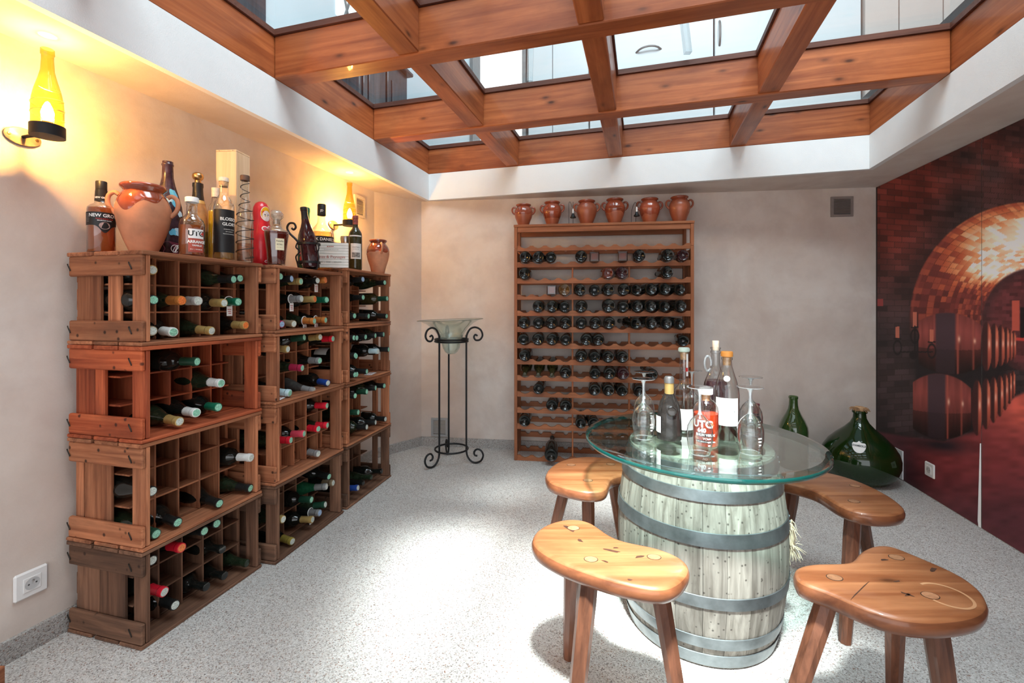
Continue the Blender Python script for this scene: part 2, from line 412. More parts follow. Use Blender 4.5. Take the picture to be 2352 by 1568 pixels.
M['tip_blue'] = plain('capsule_stamp_blue', (.30, .42, .60, 1), .4, var=.4, vs=260)
M['tip_pale'] = plain('capsule_stamp_pale', (.55, .60, .55, 1), .4, var=.4, vs=260)
# ================================================================ room shell
ZC = 1.94
LW0, LW1 = Vector((-1.571, 1.389)), Vector((-1.003, 3.312))
CH1 = Vector((-.722, 3.627)); RC = Vector((2.557, 3.192)); RW1 = Vector((2.281, 2.027))
ldir = (LW1 - LW0).normalized(); rdir = (RW1 - RC).normalized()
LWb = LW0 - ldir * 3.6
RWb = RC + rdir * 5.2
def wall(name, a, b, z0=0.0, z1=ZC, t=.12, mat=None):
    d = (b - a).normalized(); n = Vector((-d.y, d.x))           # n points outwards when the room lies to the right of a->b
    m = MB(); m.prism(ccw([tuple(a), tuple(b), tuple(b + n * t), tuple(a + n * t)]), z0, z1)
    return tag(m.obj(name, mat or M['plaster']), kind='structure')
wall('wall_left', LWb, LW1); wall('wall_corner', LW1, CH1); wall('wall_back', CH1, RC); wall('wall_right', RC, RWb)
m = MB(); m.box(-4, 4.2, -3, 5, -.1, 0); tag(m.obj('floor', M['gravel']), kind='structure')
def skirting(name, a, b, h=.07, t=.014):
    d = (b - a).normalized(); n = Vector((d.y, -d.x))
    m = MB(); m.prism(ccw([tuple(a), tuple(b), tuple(b + n * t), tuple(a + n * t)]), 0.0, h)
    return tag(m.obj(name, M['gravel_kerb']), kind='structure')
skirting('baseboard_left', LWb, LW1); skirting('baseboard_corner', LW1, CH1); skirting('baseboard_back', CH1, RC - (RC - CH1).normalized() * .005)

# skylight frame: a runs to the right along the back edge, b runs towards the camera
B0 = Vector((-.655, 3.583)); ea = Vector((.961, -.277)).normalized(); eb = Vector((-.277, -.961)).normalized()
SW, SL = 2.943, 3.85
ROT = math.atan2(ea.y, ea.x)
SKY = Matrix.Translation((B0.x, B0.y, 0)) @ Matrix.Rotation(ROT, 4, 'Z')     # local x = a, local y = -b
def bx(a0, a1, b0, b1, z0, z1, c=0.0, mb=None):
    mb = mb or MB(); mb.box(a0, a1, -b1, -b0, z0, z1, None, c); return mb
def in_sky(o): o.matrix_world = SKY; return o
t_ = .03
c = MB()
bx(-1.6, SW + 1.6, -1.3, -t_, ZC, ZC + .05, mb=c); bx(-1.6, SW + 1.6, SL + t_, SL + 1.2, ZC, ZC + .05, mb=c)
bx(-1.6, -t_, -t_, SL + t_, ZC, ZC + .05, mb=c); bx(SW + t_, SW + 1.6, -t_, SL + t_, ZC, ZC + .05, mb=c)
tag(in_sky(c.obj('ceiling', M['plaster'])), kind='structure')
ZB, ZT, ZG = 2.146, 2.338, 2.364
for i, q in enumerate([(-t_, SW + t_, -t_, 0), (-t_, SW + t_, SL, SL + t_), (-t_, 0, 0, SL), (SW, SW + t_, 0, SL)]):
    tag(in_sky(bx(*q, ZC, ZB).obj('trim_%d' % (i + 1), M['white'])), kind='structure')
win = new_obj('window_1', None); win.matrix_world = SKY; tag(win, kind='structure')
win['label'] = 'wooden beam grid holding the walk-on glass panes overhead'
AB = [(.637, .733), (1.388, 1.484), (2.165, 2.262)]                 # long beams
BB = [(.672, .767), (1.467, 1.562), (2.262, 2.357), (3.055, 3.150)]  # cross beams
def part_box(name, parent, mat, *q, c=.004):
    return bx(*q, c=c).obj(name, mat, parent)
part_box('beam', win, M['beamx'], -.10, SW + .10, -.10, 0, ZB, ZT)
part_box('beam', win, M['beamx'], -.10, SW + .10, SL, SL + .10, ZB, ZT)
part_box('beam', win, M['beamy'], -.10, -.001, 0.001, SL - .001, ZB, ZT)
part_box('beam', win, M['beamy'], SW + .001, SW + .10, 0.001, SL - .001, ZB, ZT)
for b0, b1 in BB: part_box('beam', win, M['beamx'], .001, SW - .001, b0, b1, ZB, ZT)
bs = [(0, 0)] + BB + [(SL, SL)]
as_ = [(0, 0)] + AB + [(SW, SW)]
for a0, a1 in AB:
    for (p, q) in zip(bs, bs[1:]): part_box('beam', win, M['beamy'], a0, a1, p[1] + .001, q[0] - .001, ZB + .006, ZT)
for (p, q) in zip(as_, as_[1:]):
    for (r, s) in zip(bs, bs[1:]):
        a0, a1, b0, b1 = p[1], q[0], r[1], s[0]; k = .02; z0, z1 = ZT, ZG
        e = MB()
        bx(a0 - .03, a1 + .03, b0 - .03, b0 + .010, z0, z1, mb=e); bx(a0 - .03, a1 + .03, b1 - .010, b1 + .03, z0, z1, mb=e)
        bx(a0 - .03, a0 + .010, b0 + .010, b1 - .010, z0, z1, mb=e); bx(a1 - .010, a1 + .03, b0 + .010, b1 - .010, z0, z1, mb=e)
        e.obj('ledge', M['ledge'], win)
        bx(a0 - .03, a1 + .03, b0 - .03, b1 + .03, ZG + .001, ZG + .014).obj('glass_pane', M['pane'], win)

# ---------------------------------------------------------------- the room above, seen through the glass
ZU = ZG + .018
u = MB(); E = 2.6
bx(-E, SW + E, -E, -.035, ZT + .001, ZU, mb=u); bx(-E, SW + E, SL + .035, SL + .6, ZT + .001, ZU, mb=u)
bx(-E, -.035, -.035, SL + .035, ZT + .001, ZU, mb=u); bx(SW + .035, SW + E, -.035, SL + .035, ZT + .001, ZU, mb=u)
tag(in_sky(u.obj('floor_upper', M['upbeige'])), kind='structure')
tag(in_sky(bx(-.45, -.36, -2.0, SL + .5, ZU, 4.9).obj('wall_upper_left', M['upwhite'])), kind='structure')
tag(in_sky(bx(-.36, .243, -.42, -.30, ZU, 4.9).obj('wall_upper_back', M['upwhite'])), kind='structure')
tag(in_sky(bx(.243, .715, -2.05, -1.95, ZU, 4.9).obj('wall_upper_far', M['upbeige'])), kind='structure')
tag(in_sky(bx(3.03, SW + .95, -.42, -.30, ZU, 4.9).obj('wall_upper_side', M['upbeige'])), kind='structure')
tag(in_sky(bx(SW + .80, SW + .9, -.30, SL + .5, ZU, 4.9).obj('wall_upper_right', M['upbeige'])), kind='structure')
u = MB()
tag(in_sky(bx(-.5, SW + 1.0, -2.05, SL + .6, 4.9, 5.0).obj('ceiling_upper', M['upwhite'])), kind='structure')
dframe = MB(); bx(.235, .262, -.46, -.28, ZU, 4.4, mb=dframe); bx(.69, .715, -.46, -.28, ZU, 4.4, mb=dframe)
tag(in_sky(dframe.obj('door_2', M['grey_metal'])), kind='structure')
# kitchen cabinets
def cabinet(a0, a1, label, handles, doors):
    t = thing('kitchen_cabinet', label, 'cabinet'); t.matrix_world = SKY
    bx(a0 + .002, a1 - .002, -.72, -.322, ZU + .0005, 4.75).obj('carcass', M['cabinet'], t)
    for i, (d0, d1, z0, z1) in enumerate(doors):
        d = bx(d0 + .0025, d1 - .0025, -.32, -.30, z0, z1, c=.002).obj('door', M['cabinet'], t)
        if handles[i]:
            a, z, vert = handles[i]; pts = []
            for k in range(9):
                s = (k / 8 - .5); out = .034 * (1 - (2 * s) ** 4)
                pts.append((a, .302 - .0 - out, z + s * .18) if vert else (a + s * .18, .302 - out, z + .018 * math.cos(s * PI)))
            MB().tube(pts, .007, 8).obj('handle', M['grey_metal'], d, 40)
cabinet(.73, 1.215, 'tall white kitchen cabinet beside the doorway of the room above', [None, None], [(.73, .93, ZU + .05, 4.7), (.93, 1.215, ZU + .05, 4.7)])
cabinet(1.222, 2.11, 'wide white kitchen cabinet with arched horizontal handle, seen through glass ceiling', [(1.66, 3.02, False), None], [(1.222, 2.11, ZU + .05, 3.30), (1.222, 2.11, 3.305, 4.7)])
cabinet(2.117, 3.02, 'white kitchen cabinet with slim vertical handle, seen through glass ceiling', [(2.15, 3.07, True)], [(2.117, 3.02, ZU + .05, 4.7)])
# beige board panels right of the cabinets
pn = thing('panelled_screen', 'grey-beige panelled screen right of the white cabinets upstairs', 'screen'); pn.matrix_world = SKY
for a0, a1 in ((3.03, 3.215), (3.22, 3.45), (3.455, 3.70)): bx(a0, a1, -.298, -.27, ZU + .001, 4.6, c=.003).obj('panel', M['upbeige'], pn)
rl = thing('black_profile', 'black metal profile lying along the right edge of the glass floor above', 'rail'); rl.matrix_world = SKY
bx(SW + .02, SW + .06, -.2, 2.2, ZU + .0005, ZU + .05).obj('profile', M['black'], rl)
bx(SW + .06, SW + .10, -.2, 2.2, ZU + .0005, ZU + .02).obj('foot', M['grey_metal'], rl)
# dark furniture along the left wall
sb = thing('carved_sideboard', 'dark carved sideboard against the left wall of the room above', 'sideboard'); sb.matrix_world = SKY
M['darkwood'] = wood('dark_blue_black_wood', (.008, .010, .014, 1), (.035, .042, .055, 1), 2, .35, None, 40., per=.1, coat=.3)
bx(-.358, -.20, -.02, .62, ZU + .001, 2.95, c=.006).obj('body', M['darkwood'], sb)
for k in range(2):
    b0 = .02 + k * .30; dd = bx(-.2, -.186, b0, b0 + .27, ZU + .06, 2.88, c=.008).obj('door', M['darkwood'], sb)
    bx(-.186, -.176, b0 + .05, b0 + .22, ZU + .12, 2.80, c=.006).obj('raised_panel', M['darkwood'], dd)
bx(-.358, -.16, -.05, .65, 2.951, 2.98, c=.006).obj('top', M['darkwood'], sb)
d3 = new_obj('door_3', None); d3.matrix_world = SKY; tag(d3, kind='structure')
bx(-.358, -.33, 1.27, 2.15, ZU + .001, 4.4, c=.004).obj('leaf', M['darkwood'], d3)
for z0, z1 in ((2.55, 3.2), (3.3, 4.2)): bx(-.33, -.322, 1.40, 2.02, z0, z1, c=.006).obj('panel', M['darkwood'], d3)
w2 = new_obj('window_2', None); w2.matrix_world = SKY; tag(w2, kind='structure')
bx(-.359, -.35, .02, .66, 3.06, 4.2).obj('glazing', emit('daylight_window', (.85, .94, 1., 1), .9), w2)
g = MB()
for k in range(4):
    b = .09 + k * .16
    g.tube([(-.335, -(b + .045 * math.sin(z * 9)), z) for z in np.linspace(3.06, 4.1, 24)], .009, 6)
    g.tube([(-.335, -(b - .045 * math.sin(z * 9)), z) for z in np.linspace(3.06, 4.1, 24)], .009, 6)
g.obj('iron_grille', M['grey_metal'], w2, 40)
# clear table standing on the glass floor
legp = [at_height(1580, 122, ZU), at_height(1217, 188, ZU)]
leg3 = Vector((legp[0].x - .35, legp[0].y - 1.0, ZU)); leg4 = Vector((legp[1].x - .35, legp[1].y - 1.0, ZU))
tb = thing('acrylic_table', 'clear acrylic table standing on the glass floor above', 'table')
ctr = (legp[0] + legp[1] + leg3 + leg4) / 4
for p in (legp[0], legp[1], leg3, leg4):
    top = p + (ctr - p) * .06; top.z = ZU + .72; top.x -= .06 if p is legp[0] else 0
    mm = MB(); d = .016
    mm.rings([[(q.x + sx * d, q.y + sy * d, q.z) for sx, sy in ((-1, -1), (1, -1), (1, 1), (-1, 1))] for q in (p, top)])
    mm.obj('leg', M['acrylic'], tb)
mm = MB(); R_ = Matrix.Translation((ctr.x, ctr.y, 0)) @ Matrix.Rotation(ROT, 4, 'Z'); mm.box(-.5, .5, -.6, .6, ZU + .7205, ZU + .735, R_, .003); mm.obj('top', M['acrylic'], tb)

# ---------------------------------------------------------------- vents and sockets
def on_wall(a, b, px):
    k = (px - CX) / F; d = b - a; s = (k * a.y - a.x) / (d.x - k * d.y); return a + d * s
def vent(a, b, px0, px1, py0, py1, label, mat, name='air_vent'):
    p = on_wall(a, b, px0); q = on_wall(a, b, px1); c = (p + q) / 2
    zt = CAMZ + (HY - py0) / F * c.y; zb = CAMZ + (HY - py1) / F * c.y
    d = (b - a).normalized(); W = (q - p).length; H = zt - zb
    t = thing(name, label, 'vent', (c.x, c.y, zb), math.atan2(d.y, d.x))
    mm = MB(); y1 = 0.0; y0 = -.012
    for q4 in ((-W/2, W/2, 0, H * .12), (-W/2, W/2, H * .88, H), (-W/2, -W/2 + H * .12, H * .12, H * .88), (W/2 - H * .12, W/2, H * .12, H * .88)):
        mm.box(q4[0], q4[1], y0, y1, q4[2], q4[3])
    mm.obj('frame', mat, t)
    MB().box(-W/2 + H * .12, W/2 - H * .12, -.003, -.0005, H * .12, H * .88).obj('duct_screen', M['plastic_dark'], t)
    n = 11; sl = None
    for k in range(n):
        z = H * (.14 + .72 * (k + .5) / n)
        me = MB(); h = H * .022
        me.add([(-W/2 + H * .12, y0, z - h), (W/2 - H * .12, y0, z - h), (W/2 - H * .12, -.004, z + h * 1.6), (-W/2 + H * .12, -.004, z + h * 1.6),
                (-W/2 + H * .12, y0, z - h + .002), (W/2 - H * .12, y0, z - h + .002), (W/2 - H * .12, -.004, z + h * 1.6 + .002), (-W/2 + H * .12, -.004, z + h * 1.6 + .002)],
               [(0, 1, 2, 3), (4, 5, 6, 7), (0, 1, 5, 4), (2, 3, 7, 6), (0, 3, 7, 4), (1, 2, 6, 5)])
        me.obj('slat', mat, t)
    return t
vm = plain('vent_grey_paint', (.30, .26, .245, 1), .5, .2, var=.05); vb = plain('vent_beige_paint', (.62, .54, .46, 1), .6, var=.05); vs = plain('vent_silver_paint', (.42, .42, .42, 1), .4, .4, var=.05)
vent(CH1, RC, 1907, 1958, 452, 498, 'grey louvred air vent high on the back wall near the mural', vm)
vent(CH1, RC, 991, 1029, 959, 1001, 'silver louvred air vent low behind the iron stand', vs)
vent(LW0, LW1, 812, 836, 450, 499, 'beige louvred air vent behind the far bottle lamp', vb)
vent(RC, RW1, 2052, 2077, 1030, 1094, 'white louvred air vent low on the mural behind the demijohn', M['plastic'])
def socket(a, b, px0, px1, py, H, label):
    c = on_wall(a, b, (px0 + px1) / 2); d = (b - a).normalized(); z = CAMZ + (HY - py) / F * c.y
    t = thing('wall_socket', label, 'socket', (c.x, c.y, z), math.atan2(d.y, d.x))
    h = H / 2
    P = offset_poly(catmull([(-h, -h), (0, -h * 1.0), (h, -h), (h * 1.0, 0), (h, h), (0, h), (-h, h), (-h, 0)], 3), 0)
    mm = MB(); mm.box(-h, h, -.012, 0, -h, h, None, .005); mm.obj('cover_plate', M['plastic'], t)
    q = h * .52
    s = MB(); rot = Matrix.Rotation(PI / 2, 4, 'X')
    s.box(-q, q, -.0145, -.0121, -q, q, None, .001); s.obj('insert', M['plastic'], t)
    s = MB(); s.lathe([(q * .86, .0150), (q * .80, .0147), (q * .55, .0149), (0, .0149)], 28, rot); s.obj('well', plain('socket_grey', (.52, .52, .52, 1), .35, var=.02), t, 40)
    for x in (-.0095, .0095):
        s = MB(); s.lathe([(.0026, .0152), (.0, .0153)], 12, Matrix.Translation((x, 0, 0)) @ rot); s.obj('hole', M['plastic_dark'], t)
    s = MB(); s.lathe([(.0024, .0150), (.0024, .020), (0, .021)], 12, Matrix.Translation((0, 0, .011)) @ rot); s.obj('earth_pin', M['steel'], t, 40)
socket(LW0, LW1, 33, 103, 1337, .085, 'white wall socket low on the left wall beside the crates')
socket(RC, RW1, 2127, 2151, 1079, .082, 'white wall socket low on the mural wall')
# ================================================================ printed cellar mural on the right wall
def vnoise(x, y, seed=0):
    xi = np.floor(x); yi = np.floor(y); fx = x - xi; fy = y - yi
    fx = fx * fx * (3 - 2 * fx); fy = fy * fy * (3 - 2 * fy)
    h = lambda a, b: np.modf(np.abs(np.sin(a * 127.1 + b * 311.7 + seed * 74.7) * 43758.5453))[0]
    return (h(xi, yi) * (1 - fx) + h(xi + 1, yi) * fx) * (1 - fy) + (h(xi, yi + 1) * (1 - fx) + h(xi + 1, yi + 1) * fx) * fy
def cellh(a, b, seed=0): return np.modf(np.abs(np.sin(a * 127.1 + b * 311.7 + seed * 74.7) * 43758.5453))[0]
def sstep(a, b, x):
    t = np.clip((x - a) / (b - a), 0, 1); return t * t * (3 - 2 * t)
def paint(x, y):
    """print colours (sRGB 0-255) over the picture plane of the mural"""
    C = np.zeros(x.shape + (3,))
    def lay(col, a):
        nonlocal C
        col = np.asarray(col, float); C = C * (1 - a[..., None]) + (col if col.ndim > 1 else col[None, :]) * a[..., None]
    # brick wall around the vault
    yy = y + (x - 2013) * .10 * (y - 720) / 300; row = np.floor(yy / 13.5); xx = x + (row % 2) * 17; colm = np.floor(xx / 34)
    h = cellh(colm, row); mort = np.maximum(sstep(.86, .95, np.modf(yy / 13.5)[0]), sstep(.93, .98, np.modf(np.abs(xx) / 34)[0]))
    redness = sstep(780, 500, y) * sstep(2230, 2040, x) + sstep(520, 380, y) * .8 * vnoise(x / 60, y / 40, 3)
    redness = np.clip(redness * 1.1, 0, 1)
    dark = np.array([58, 46, 48.]); red = np.array([112, 50, 44.])
    base = dark + (red - dark) * redness[..., None]
    base *= (.78 + .42 * h)[..., None]
    big = .72 + .5 * vnoise(x / 45, y / 60, 5)
    C = base * big[..., None]; lay([38, 28, 29], mort * .6)
    # vault
    ex, ey = 2370., 735.
    ro = np.hypot((x - ex) / 278, (y - ey) / 270); ri = np.hypot((x - 2385) / 128, (y - ey) / 122)
    ang = np.degrees(np.arctan2(ey - y, ex - x))                     # 0 = left springing, 90 = crown
    inside = sstep(1.012, .995, ro) * sstep(800, 720, y + (x < 2110) * 20) * (y < 905)
    depth = np.clip((1 - ro) / np.maximum(1 - ro + ri - 1, 1e-3), 0, 1)   # 0 at mouth, 1 at far end
    ringn = np.floor(depth * 17); seg = np.floor(ang / (3.2 + 2.5 * depth)); hb = cellh(seg, ringn, 2)
    glow = np.clip(np.exp(-((x - 2350) / 95) ** 2 - ((y - 545) / 62) ** 2) * 1.25 + np.exp(-((x - 2245) / 55) ** 2 - ((y - 590) / 60) ** 2) * .6 + np.exp(-((x - 2300) / 90) ** 2 - ((y - 625) / 26) ** 2) * .75, 0, 1.4)
    v = np.clip(.22 + .20 * sstep(0, 70, ang) + glow * .56 + (hb - .5) * .36, 0, 1.15)
    stops = [(0, (70, 32, 32)), (.25, (128, 58, 52)), (.5, (190, 92, 62)), (.75, (232, 160, 112)), (1.0, (255, 238, 220)), (1.15, (255, 252, 245))]
    vc = np.stack([np.interp(v, [s[0] for s in stops], [s[1][i] for s in stops]) for i in range(3)], -1)
    joint = np.maximum(sstep(.86, .98, np.modf(np.abs(ang) / (3.2 + 2.5 * depth))[0]), sstep(.86, .98, np.modf(depth * 17)[0]))
    lay(vc, inside); lay([95, 42, 36], inside * joint * .55 * sstep(.75, .3, glow))
    lay([150, 72, 58], sstep(.02, 0, np.abs(ro - .985)) * inside * .6)
    # far end wall of the vault
    endw = sstep(1.02, .96, ri) * (y < 905)
    eb_ = cellh(np.floor((x + (np.floor(y / 8) % 2) * 9) / 18), np.floor(y / 8), 4)
    lay((np.array([92, 46, 48.]) * (.8 + .4 * eb_)[..., None]), endw)
    lay([60, 40, 42], endw * sstep(.75, 1.0, ri) * .7)
    lay([195, 88, 72], endw * ((np.abs(x - 2336) < 9) & (y > 690) & (y < 760)) * .9); lay([25, 18, 20], ((x > 2346) & (y > 706) & (y < 782)) * endw * .9)
    lay([205, 66, 58], ((x > 2334) & (y > 775) & (y < 782)) * endw * .9)
    # floor of the print
    fl = sstep(0, 10, y - np.interp(x, [2010, 2095, 2170, 2240, 2335, 2400], [985, 1000, 1010, 985, 905, 880]))
    t = np.clip(np.exp(-((x - 2360) / 110) ** 2 - ((y - 930) / 90) ** 2), 0, 1); s = vnoise(x / 22, y / 9, 8)
    fc = np.array([88, 44, 50.]) + (np.array([205, 92, 78.]) - np.array([88, 44, 50.])) * t[..., None]
    fc = fc + (np.array([140, 58, 58.]) - fc) * (sstep(1200, 1020, y) * sstep(2050, 2180, x) * (1 - t) * .75)[..., None]
    fc = fc * (1 - .35 * sstep(2180, 2020, x) * sstep(1010, 1120, y))[..., None]
    lay(fc * (.88 + .24 * s)[..., None], fl)
    lay([38, 32, 38], fl * np.exp(-((x - 2165) / 62) ** 2 - ((y - 1022 - (x - 2165) * .12) / 17) ** 2) * .95)
    # barrels: two rows receding to the right
    def barrel(x0, x1, yt, yb, yt2, yb2, last=False):
        a = (x - x0) / (x1 - x0); top = yt + (yt2 - yt) * a + 26 * np.abs(2 * a - .95) ** 2.2 - 6; bot = yb + (yb2 - yb) * a - 24 * np.abs(2 * a - .95) ** 2.2 + 5
        q = (y - top) / np.maximum(bot - top, 1); ins = ((a > 0) & (a < 1)) * sstep(-.01, .02, q) * sstep(1.01, .98, q)
        sh = np.clip(1.15 - 1.0 * np.abs(q - .28) ** 1.2 - .25 * (q > .6), .25, 1.2)
        base = np.array([126, 62, 58.])[None, :] * sh[..., None] * (.9 + .2 * vnoise(x / 4, y / 40, 9))[..., None]
        lay(base, ins)
        lay(np.array([58, 42, 48.]) * (.7 + .5 * sh)[..., None], ins * sstep(.24, .28, a) * sstep(.58, .54, a))
        lay([170, 84, 70], ins * sstep(.03, .0, np.abs(a - .60)) * .8); lay([160, 80, 68], ins * sstep(.03, .0, np.abs(a - .84)) * .7)
        lay([240, 190, 165], np.exp(-((a - .62) / .02) ** 2 - ((q - .42) / .05) ** 2) * .9 * ins); lay([240, 190, 165], np.exp(-((a - .86) / .02) ** 2 - ((q - .42) / .05) ** 2) * .9 * ins)
    lay([30, 25, 28], sstep(2098, 2112, x) * sstep(2330, 2300, x) * sstep(760, 800, y) * sstep(1012, 985, y - np.interp(x, [2100, 2240, 2330], [0, -5, -120])) * .85)
    for (x0, x1, yt, yb, yt2, yb2) in ((2098, 2232, 860, 1000, 868, 1008), (2112, 2262, 720, 852, 728, 858)):
        barrel(x0, x1, yt, yb, yt2, yb2)
    for r, (xs, ya, yb) in enumerate((((2246, 2267, 2284, 2299, 2311, 2321, 2329), 872, 1000), ((2268, 2286, 2301, 2313, 2322, 2330), 738, 852))):
        for k, xc in reversed(list(enumerate(xs))):
            sc = 1 - .085 * k; hh = (yb - ya) / 2 * sc; yc = (ya + yb) / 2 - (9 if r == 0 else 2) * k * (1 if r == 0 else .3); wv = 13 * sc
            e = np.hypot((x - xc) / wv, (y - yc) / hh); ins = sstep(1.04, .96, e); u_ = (x - xc) / wv
            lay(np.array([64, 34, 34.]), ins)
            lay(np.array([188, 92, 74.]) * (1.05 - .35 * np.abs((y - yc) / hh))[..., None], ins * sstep(.1, .35, u_) * sstep(.95, .8, u_))
            lay([225, 130, 100], ins * np.exp(-((u_ - .55) / .2) ** 2 - ((y - yc + hh * .55) / (hh * .3)) ** 2) * .8)
            lay([250, 200, 175], ins * np.exp(-((u_ - .5) / .18) ** 2 - ((y - yc + hh * .1) / (hh * .18)) ** 2) * .8)
    # candle sconce
    for cx, cy, hgt in ((2103, 733, 17), (2063, 763, 13), (2142, 770, 14)):
        lay([196, 112, 92], ((np.abs(x - cx) < 4.5) & (np.abs(y - cy) < hgt)) * .9); lay([30, 24, 26], ((np.abs(x - cx) < 9) & (np.abs(y - cy - hgt - 1.5) < 1.6)) * 1.)
        lay([28, 22, 24], sstep(2.2, .8, np.abs(np.hypot((x - cx) / 1., (y - cy - hgt - 22) / 1.7) - 9)) * (y > cy + hgt) * .9)
    lay([28, 22, 24], ((np.abs(x - 2103) < 1.6) & (y > 748) & (y < 815)) * 1.); lay([28, 22, 24], sstep(12, 8, np.hypot(x - 2100, y - 815)))
    lay([28, 22, 24], ((np.abs(y - 808) < 1.7) & (x > 2068) & (x < 2145)) * 1.)
    lay([150, 62, 62], ((x < 2030) & (np.abs(y - 694) < 8) & (x > 2013)) * .9)
    lay([30, 24, 26], ((x < 2017)) * .9)
    return C
def mural_mesh(s0, s1, ds, zs):
    S = np.arange(s0, s1 + ds * .5, ds); Z = np.linspace(.004, ZC - .002, zs)
    SS, ZZ = np.meshgrid(S, Z, indexing='ij')
    e = np.where(SS > 1.22, 2.44 - SS, SS); e = np.abs(e)                 # the print is symmetrical about the crown of the vault
    X = RC.x + rdir.x * e; Y = RC.y + rdir.y * e
    C = paint(CX + F * X / Y, HY - F * (ZZ - CAMZ) / Y) / 255.
    C = np.clip(C * 1.12, 0, 1) ** 2.2
    n, m_ = SS.shape; inn = Vector((rdir.y, -rdir.x)) * 1.0
    if inn.x > 0: inn = -inn
    co = np.stack([RC.x + rdir.x * SS + inn.x * .004, RC.y + rdir.y * SS + inn.y * .004, ZZ], -1).reshape(-1, 3)
    i, j = np.meshgrid(np.arange(n - 1), np.arange(m_ - 1), indexing='ij'); a = (i * m_ + j).ravel()
    q = np.stack([a, a + m_, a + m_ + 1, a + 1], -1)
    me = bpy.data.meshes.new('printed_sheet'); me.vertices.add(len(co)); me.vertices.foreach_set('co', co.ravel())
    me.loops.add(q.size); me.loops.foreach_set('vertex_index', q.ravel().astype(np.int32))
    me.polygons.add(len(q)); me.polygons.foreach_set('loop_start', np.arange(0, q.size, 4, dtype=np.int32)); me.polygons.foreach_set('loop_total', np.full(len(q), 4, np.int32))
    me.update(); me.validate()
    at = me.color_attributes.new('print', 'FLOAT_COLOR', 'POINT')
    at.data.foreach_set('color', np.concatenate([C.reshape(-1, 3), np.ones((len(co), 1))], 1).ravel())
    return me
t = NT('mural_print'); vcn = t.n('ShaderNodeVertexColor'); vcn.layer_name = 'print'
hn = t.noise(t.coords((1, 1, 1)), 350, 3.)
mm_ = t.mix(vcn.outputs[0], (.5, .5, .5, 1), t.ramp(hn, [(.4, (0, 0, 0)), (.9, (.03, .03, .03))]))
M['mural'] = t.bsdf(mm_, .55, 0, .3)
mural = thing('wall_mural', 'printed mural of a vaulted brick cellar with rows of barrels', 'mural')
for (s0, s1, ds, zs) in ((.0, .958, .0042, 470), (.9605, 1.8, .0045, 440), (1.802, 3.2, .012, 160), (3.2, 4.9, .014, 140)):
    me = mural_mesh(s0, s1, ds, zs); me.materials.append(M['mural']); new_obj('printed_sheet', me, mural)
# peeling seam between two sheets
inn = Vector((rdir.y, -rdir.x)); inn = -inn if inn.x > 0 else inn
v = []; f = []
for k in range(15):
    z = .003 + k * .03; wdt = .016 * (1 - k / 14) * (1 if k > 0 else .6) + .0015
    p = RC + rdir * .9585 + inn * .006; l = p - rdir * wdt + inn * .004
    v += [(p.x, p.y, z), (l.x, l.y, z)]
for k in range(14): f.append((2 * k, 2 * k + 1, 2 * k + 3, 2 * k + 2))
pe = MB(); pe.add(v, f); pe.obj('peeled_seam', M['paper_white'], mural)

# ================================================================ bottles
def prof_bordeaux(r=.0375, h=.300):
    k = h / .300; q = r / .0375
    return [(0, .026 * k), (.010 * q, .025 * k), (.022 * q, .010 * k), (.029 * q, .001), (.0335 * q, 0), (.0365 * q, .004), (.0375 * q, .012), (.0375 * q, .188 * k), (.0365 * q, .200 * k), (.032 * q, .213 * k), (.022 * q, .226 * k), (.0165 * q, .236 * k), (.0145, .250 * k), (.0140, .283 * k), (.0158, .284 * k), (.0158, .293 * k), (.0145, .2985 * k), (.010, .3 * k), (0, .3 * k)]
def prof_burgundy(r=.0405, h=.298):
    k = h / .298; q = r / .0405
    return [(0, .022 * k), (.010 * q, .021 * k), (.024 * q, .009 * k), (.032 * q, .001), (.0365 * q, 0), (.0395 * q, .004), (.0405 * q, .012), (.0405 * q, .125 * k), (.039 * q, .150 * k), (.0335 * q, .178 * k), (.026 * q, .202 * k), (.0195 * q, .226 * k), (.0160, .248 * k), (.0142, .270 * k), (.0140, .281 * k), (.0158, .282 * k), (.0158, .291 * k), (.0145, .2965 * k), (.010, .298 * k), (0, .298 * k)]
MESH = {}
def shared(key, fn, smooth=35):
    if key not in MESH: MESH[key] = fn().mesh(key, smooth)
    return MESH[key]
def inst(name, key, fn, mat, parent, smooth=35):
    me = shared(key + '|' + mat.name, fn, smooth)
    if not me.materials: me.materials.append(mat)
    o = bpy.data.objects.new(name, me); COL.objects.link(o); o.parent = parent
    return o
NF = dict(bordeaux=prof_bordeaux, burgundy=prof_burgundy)
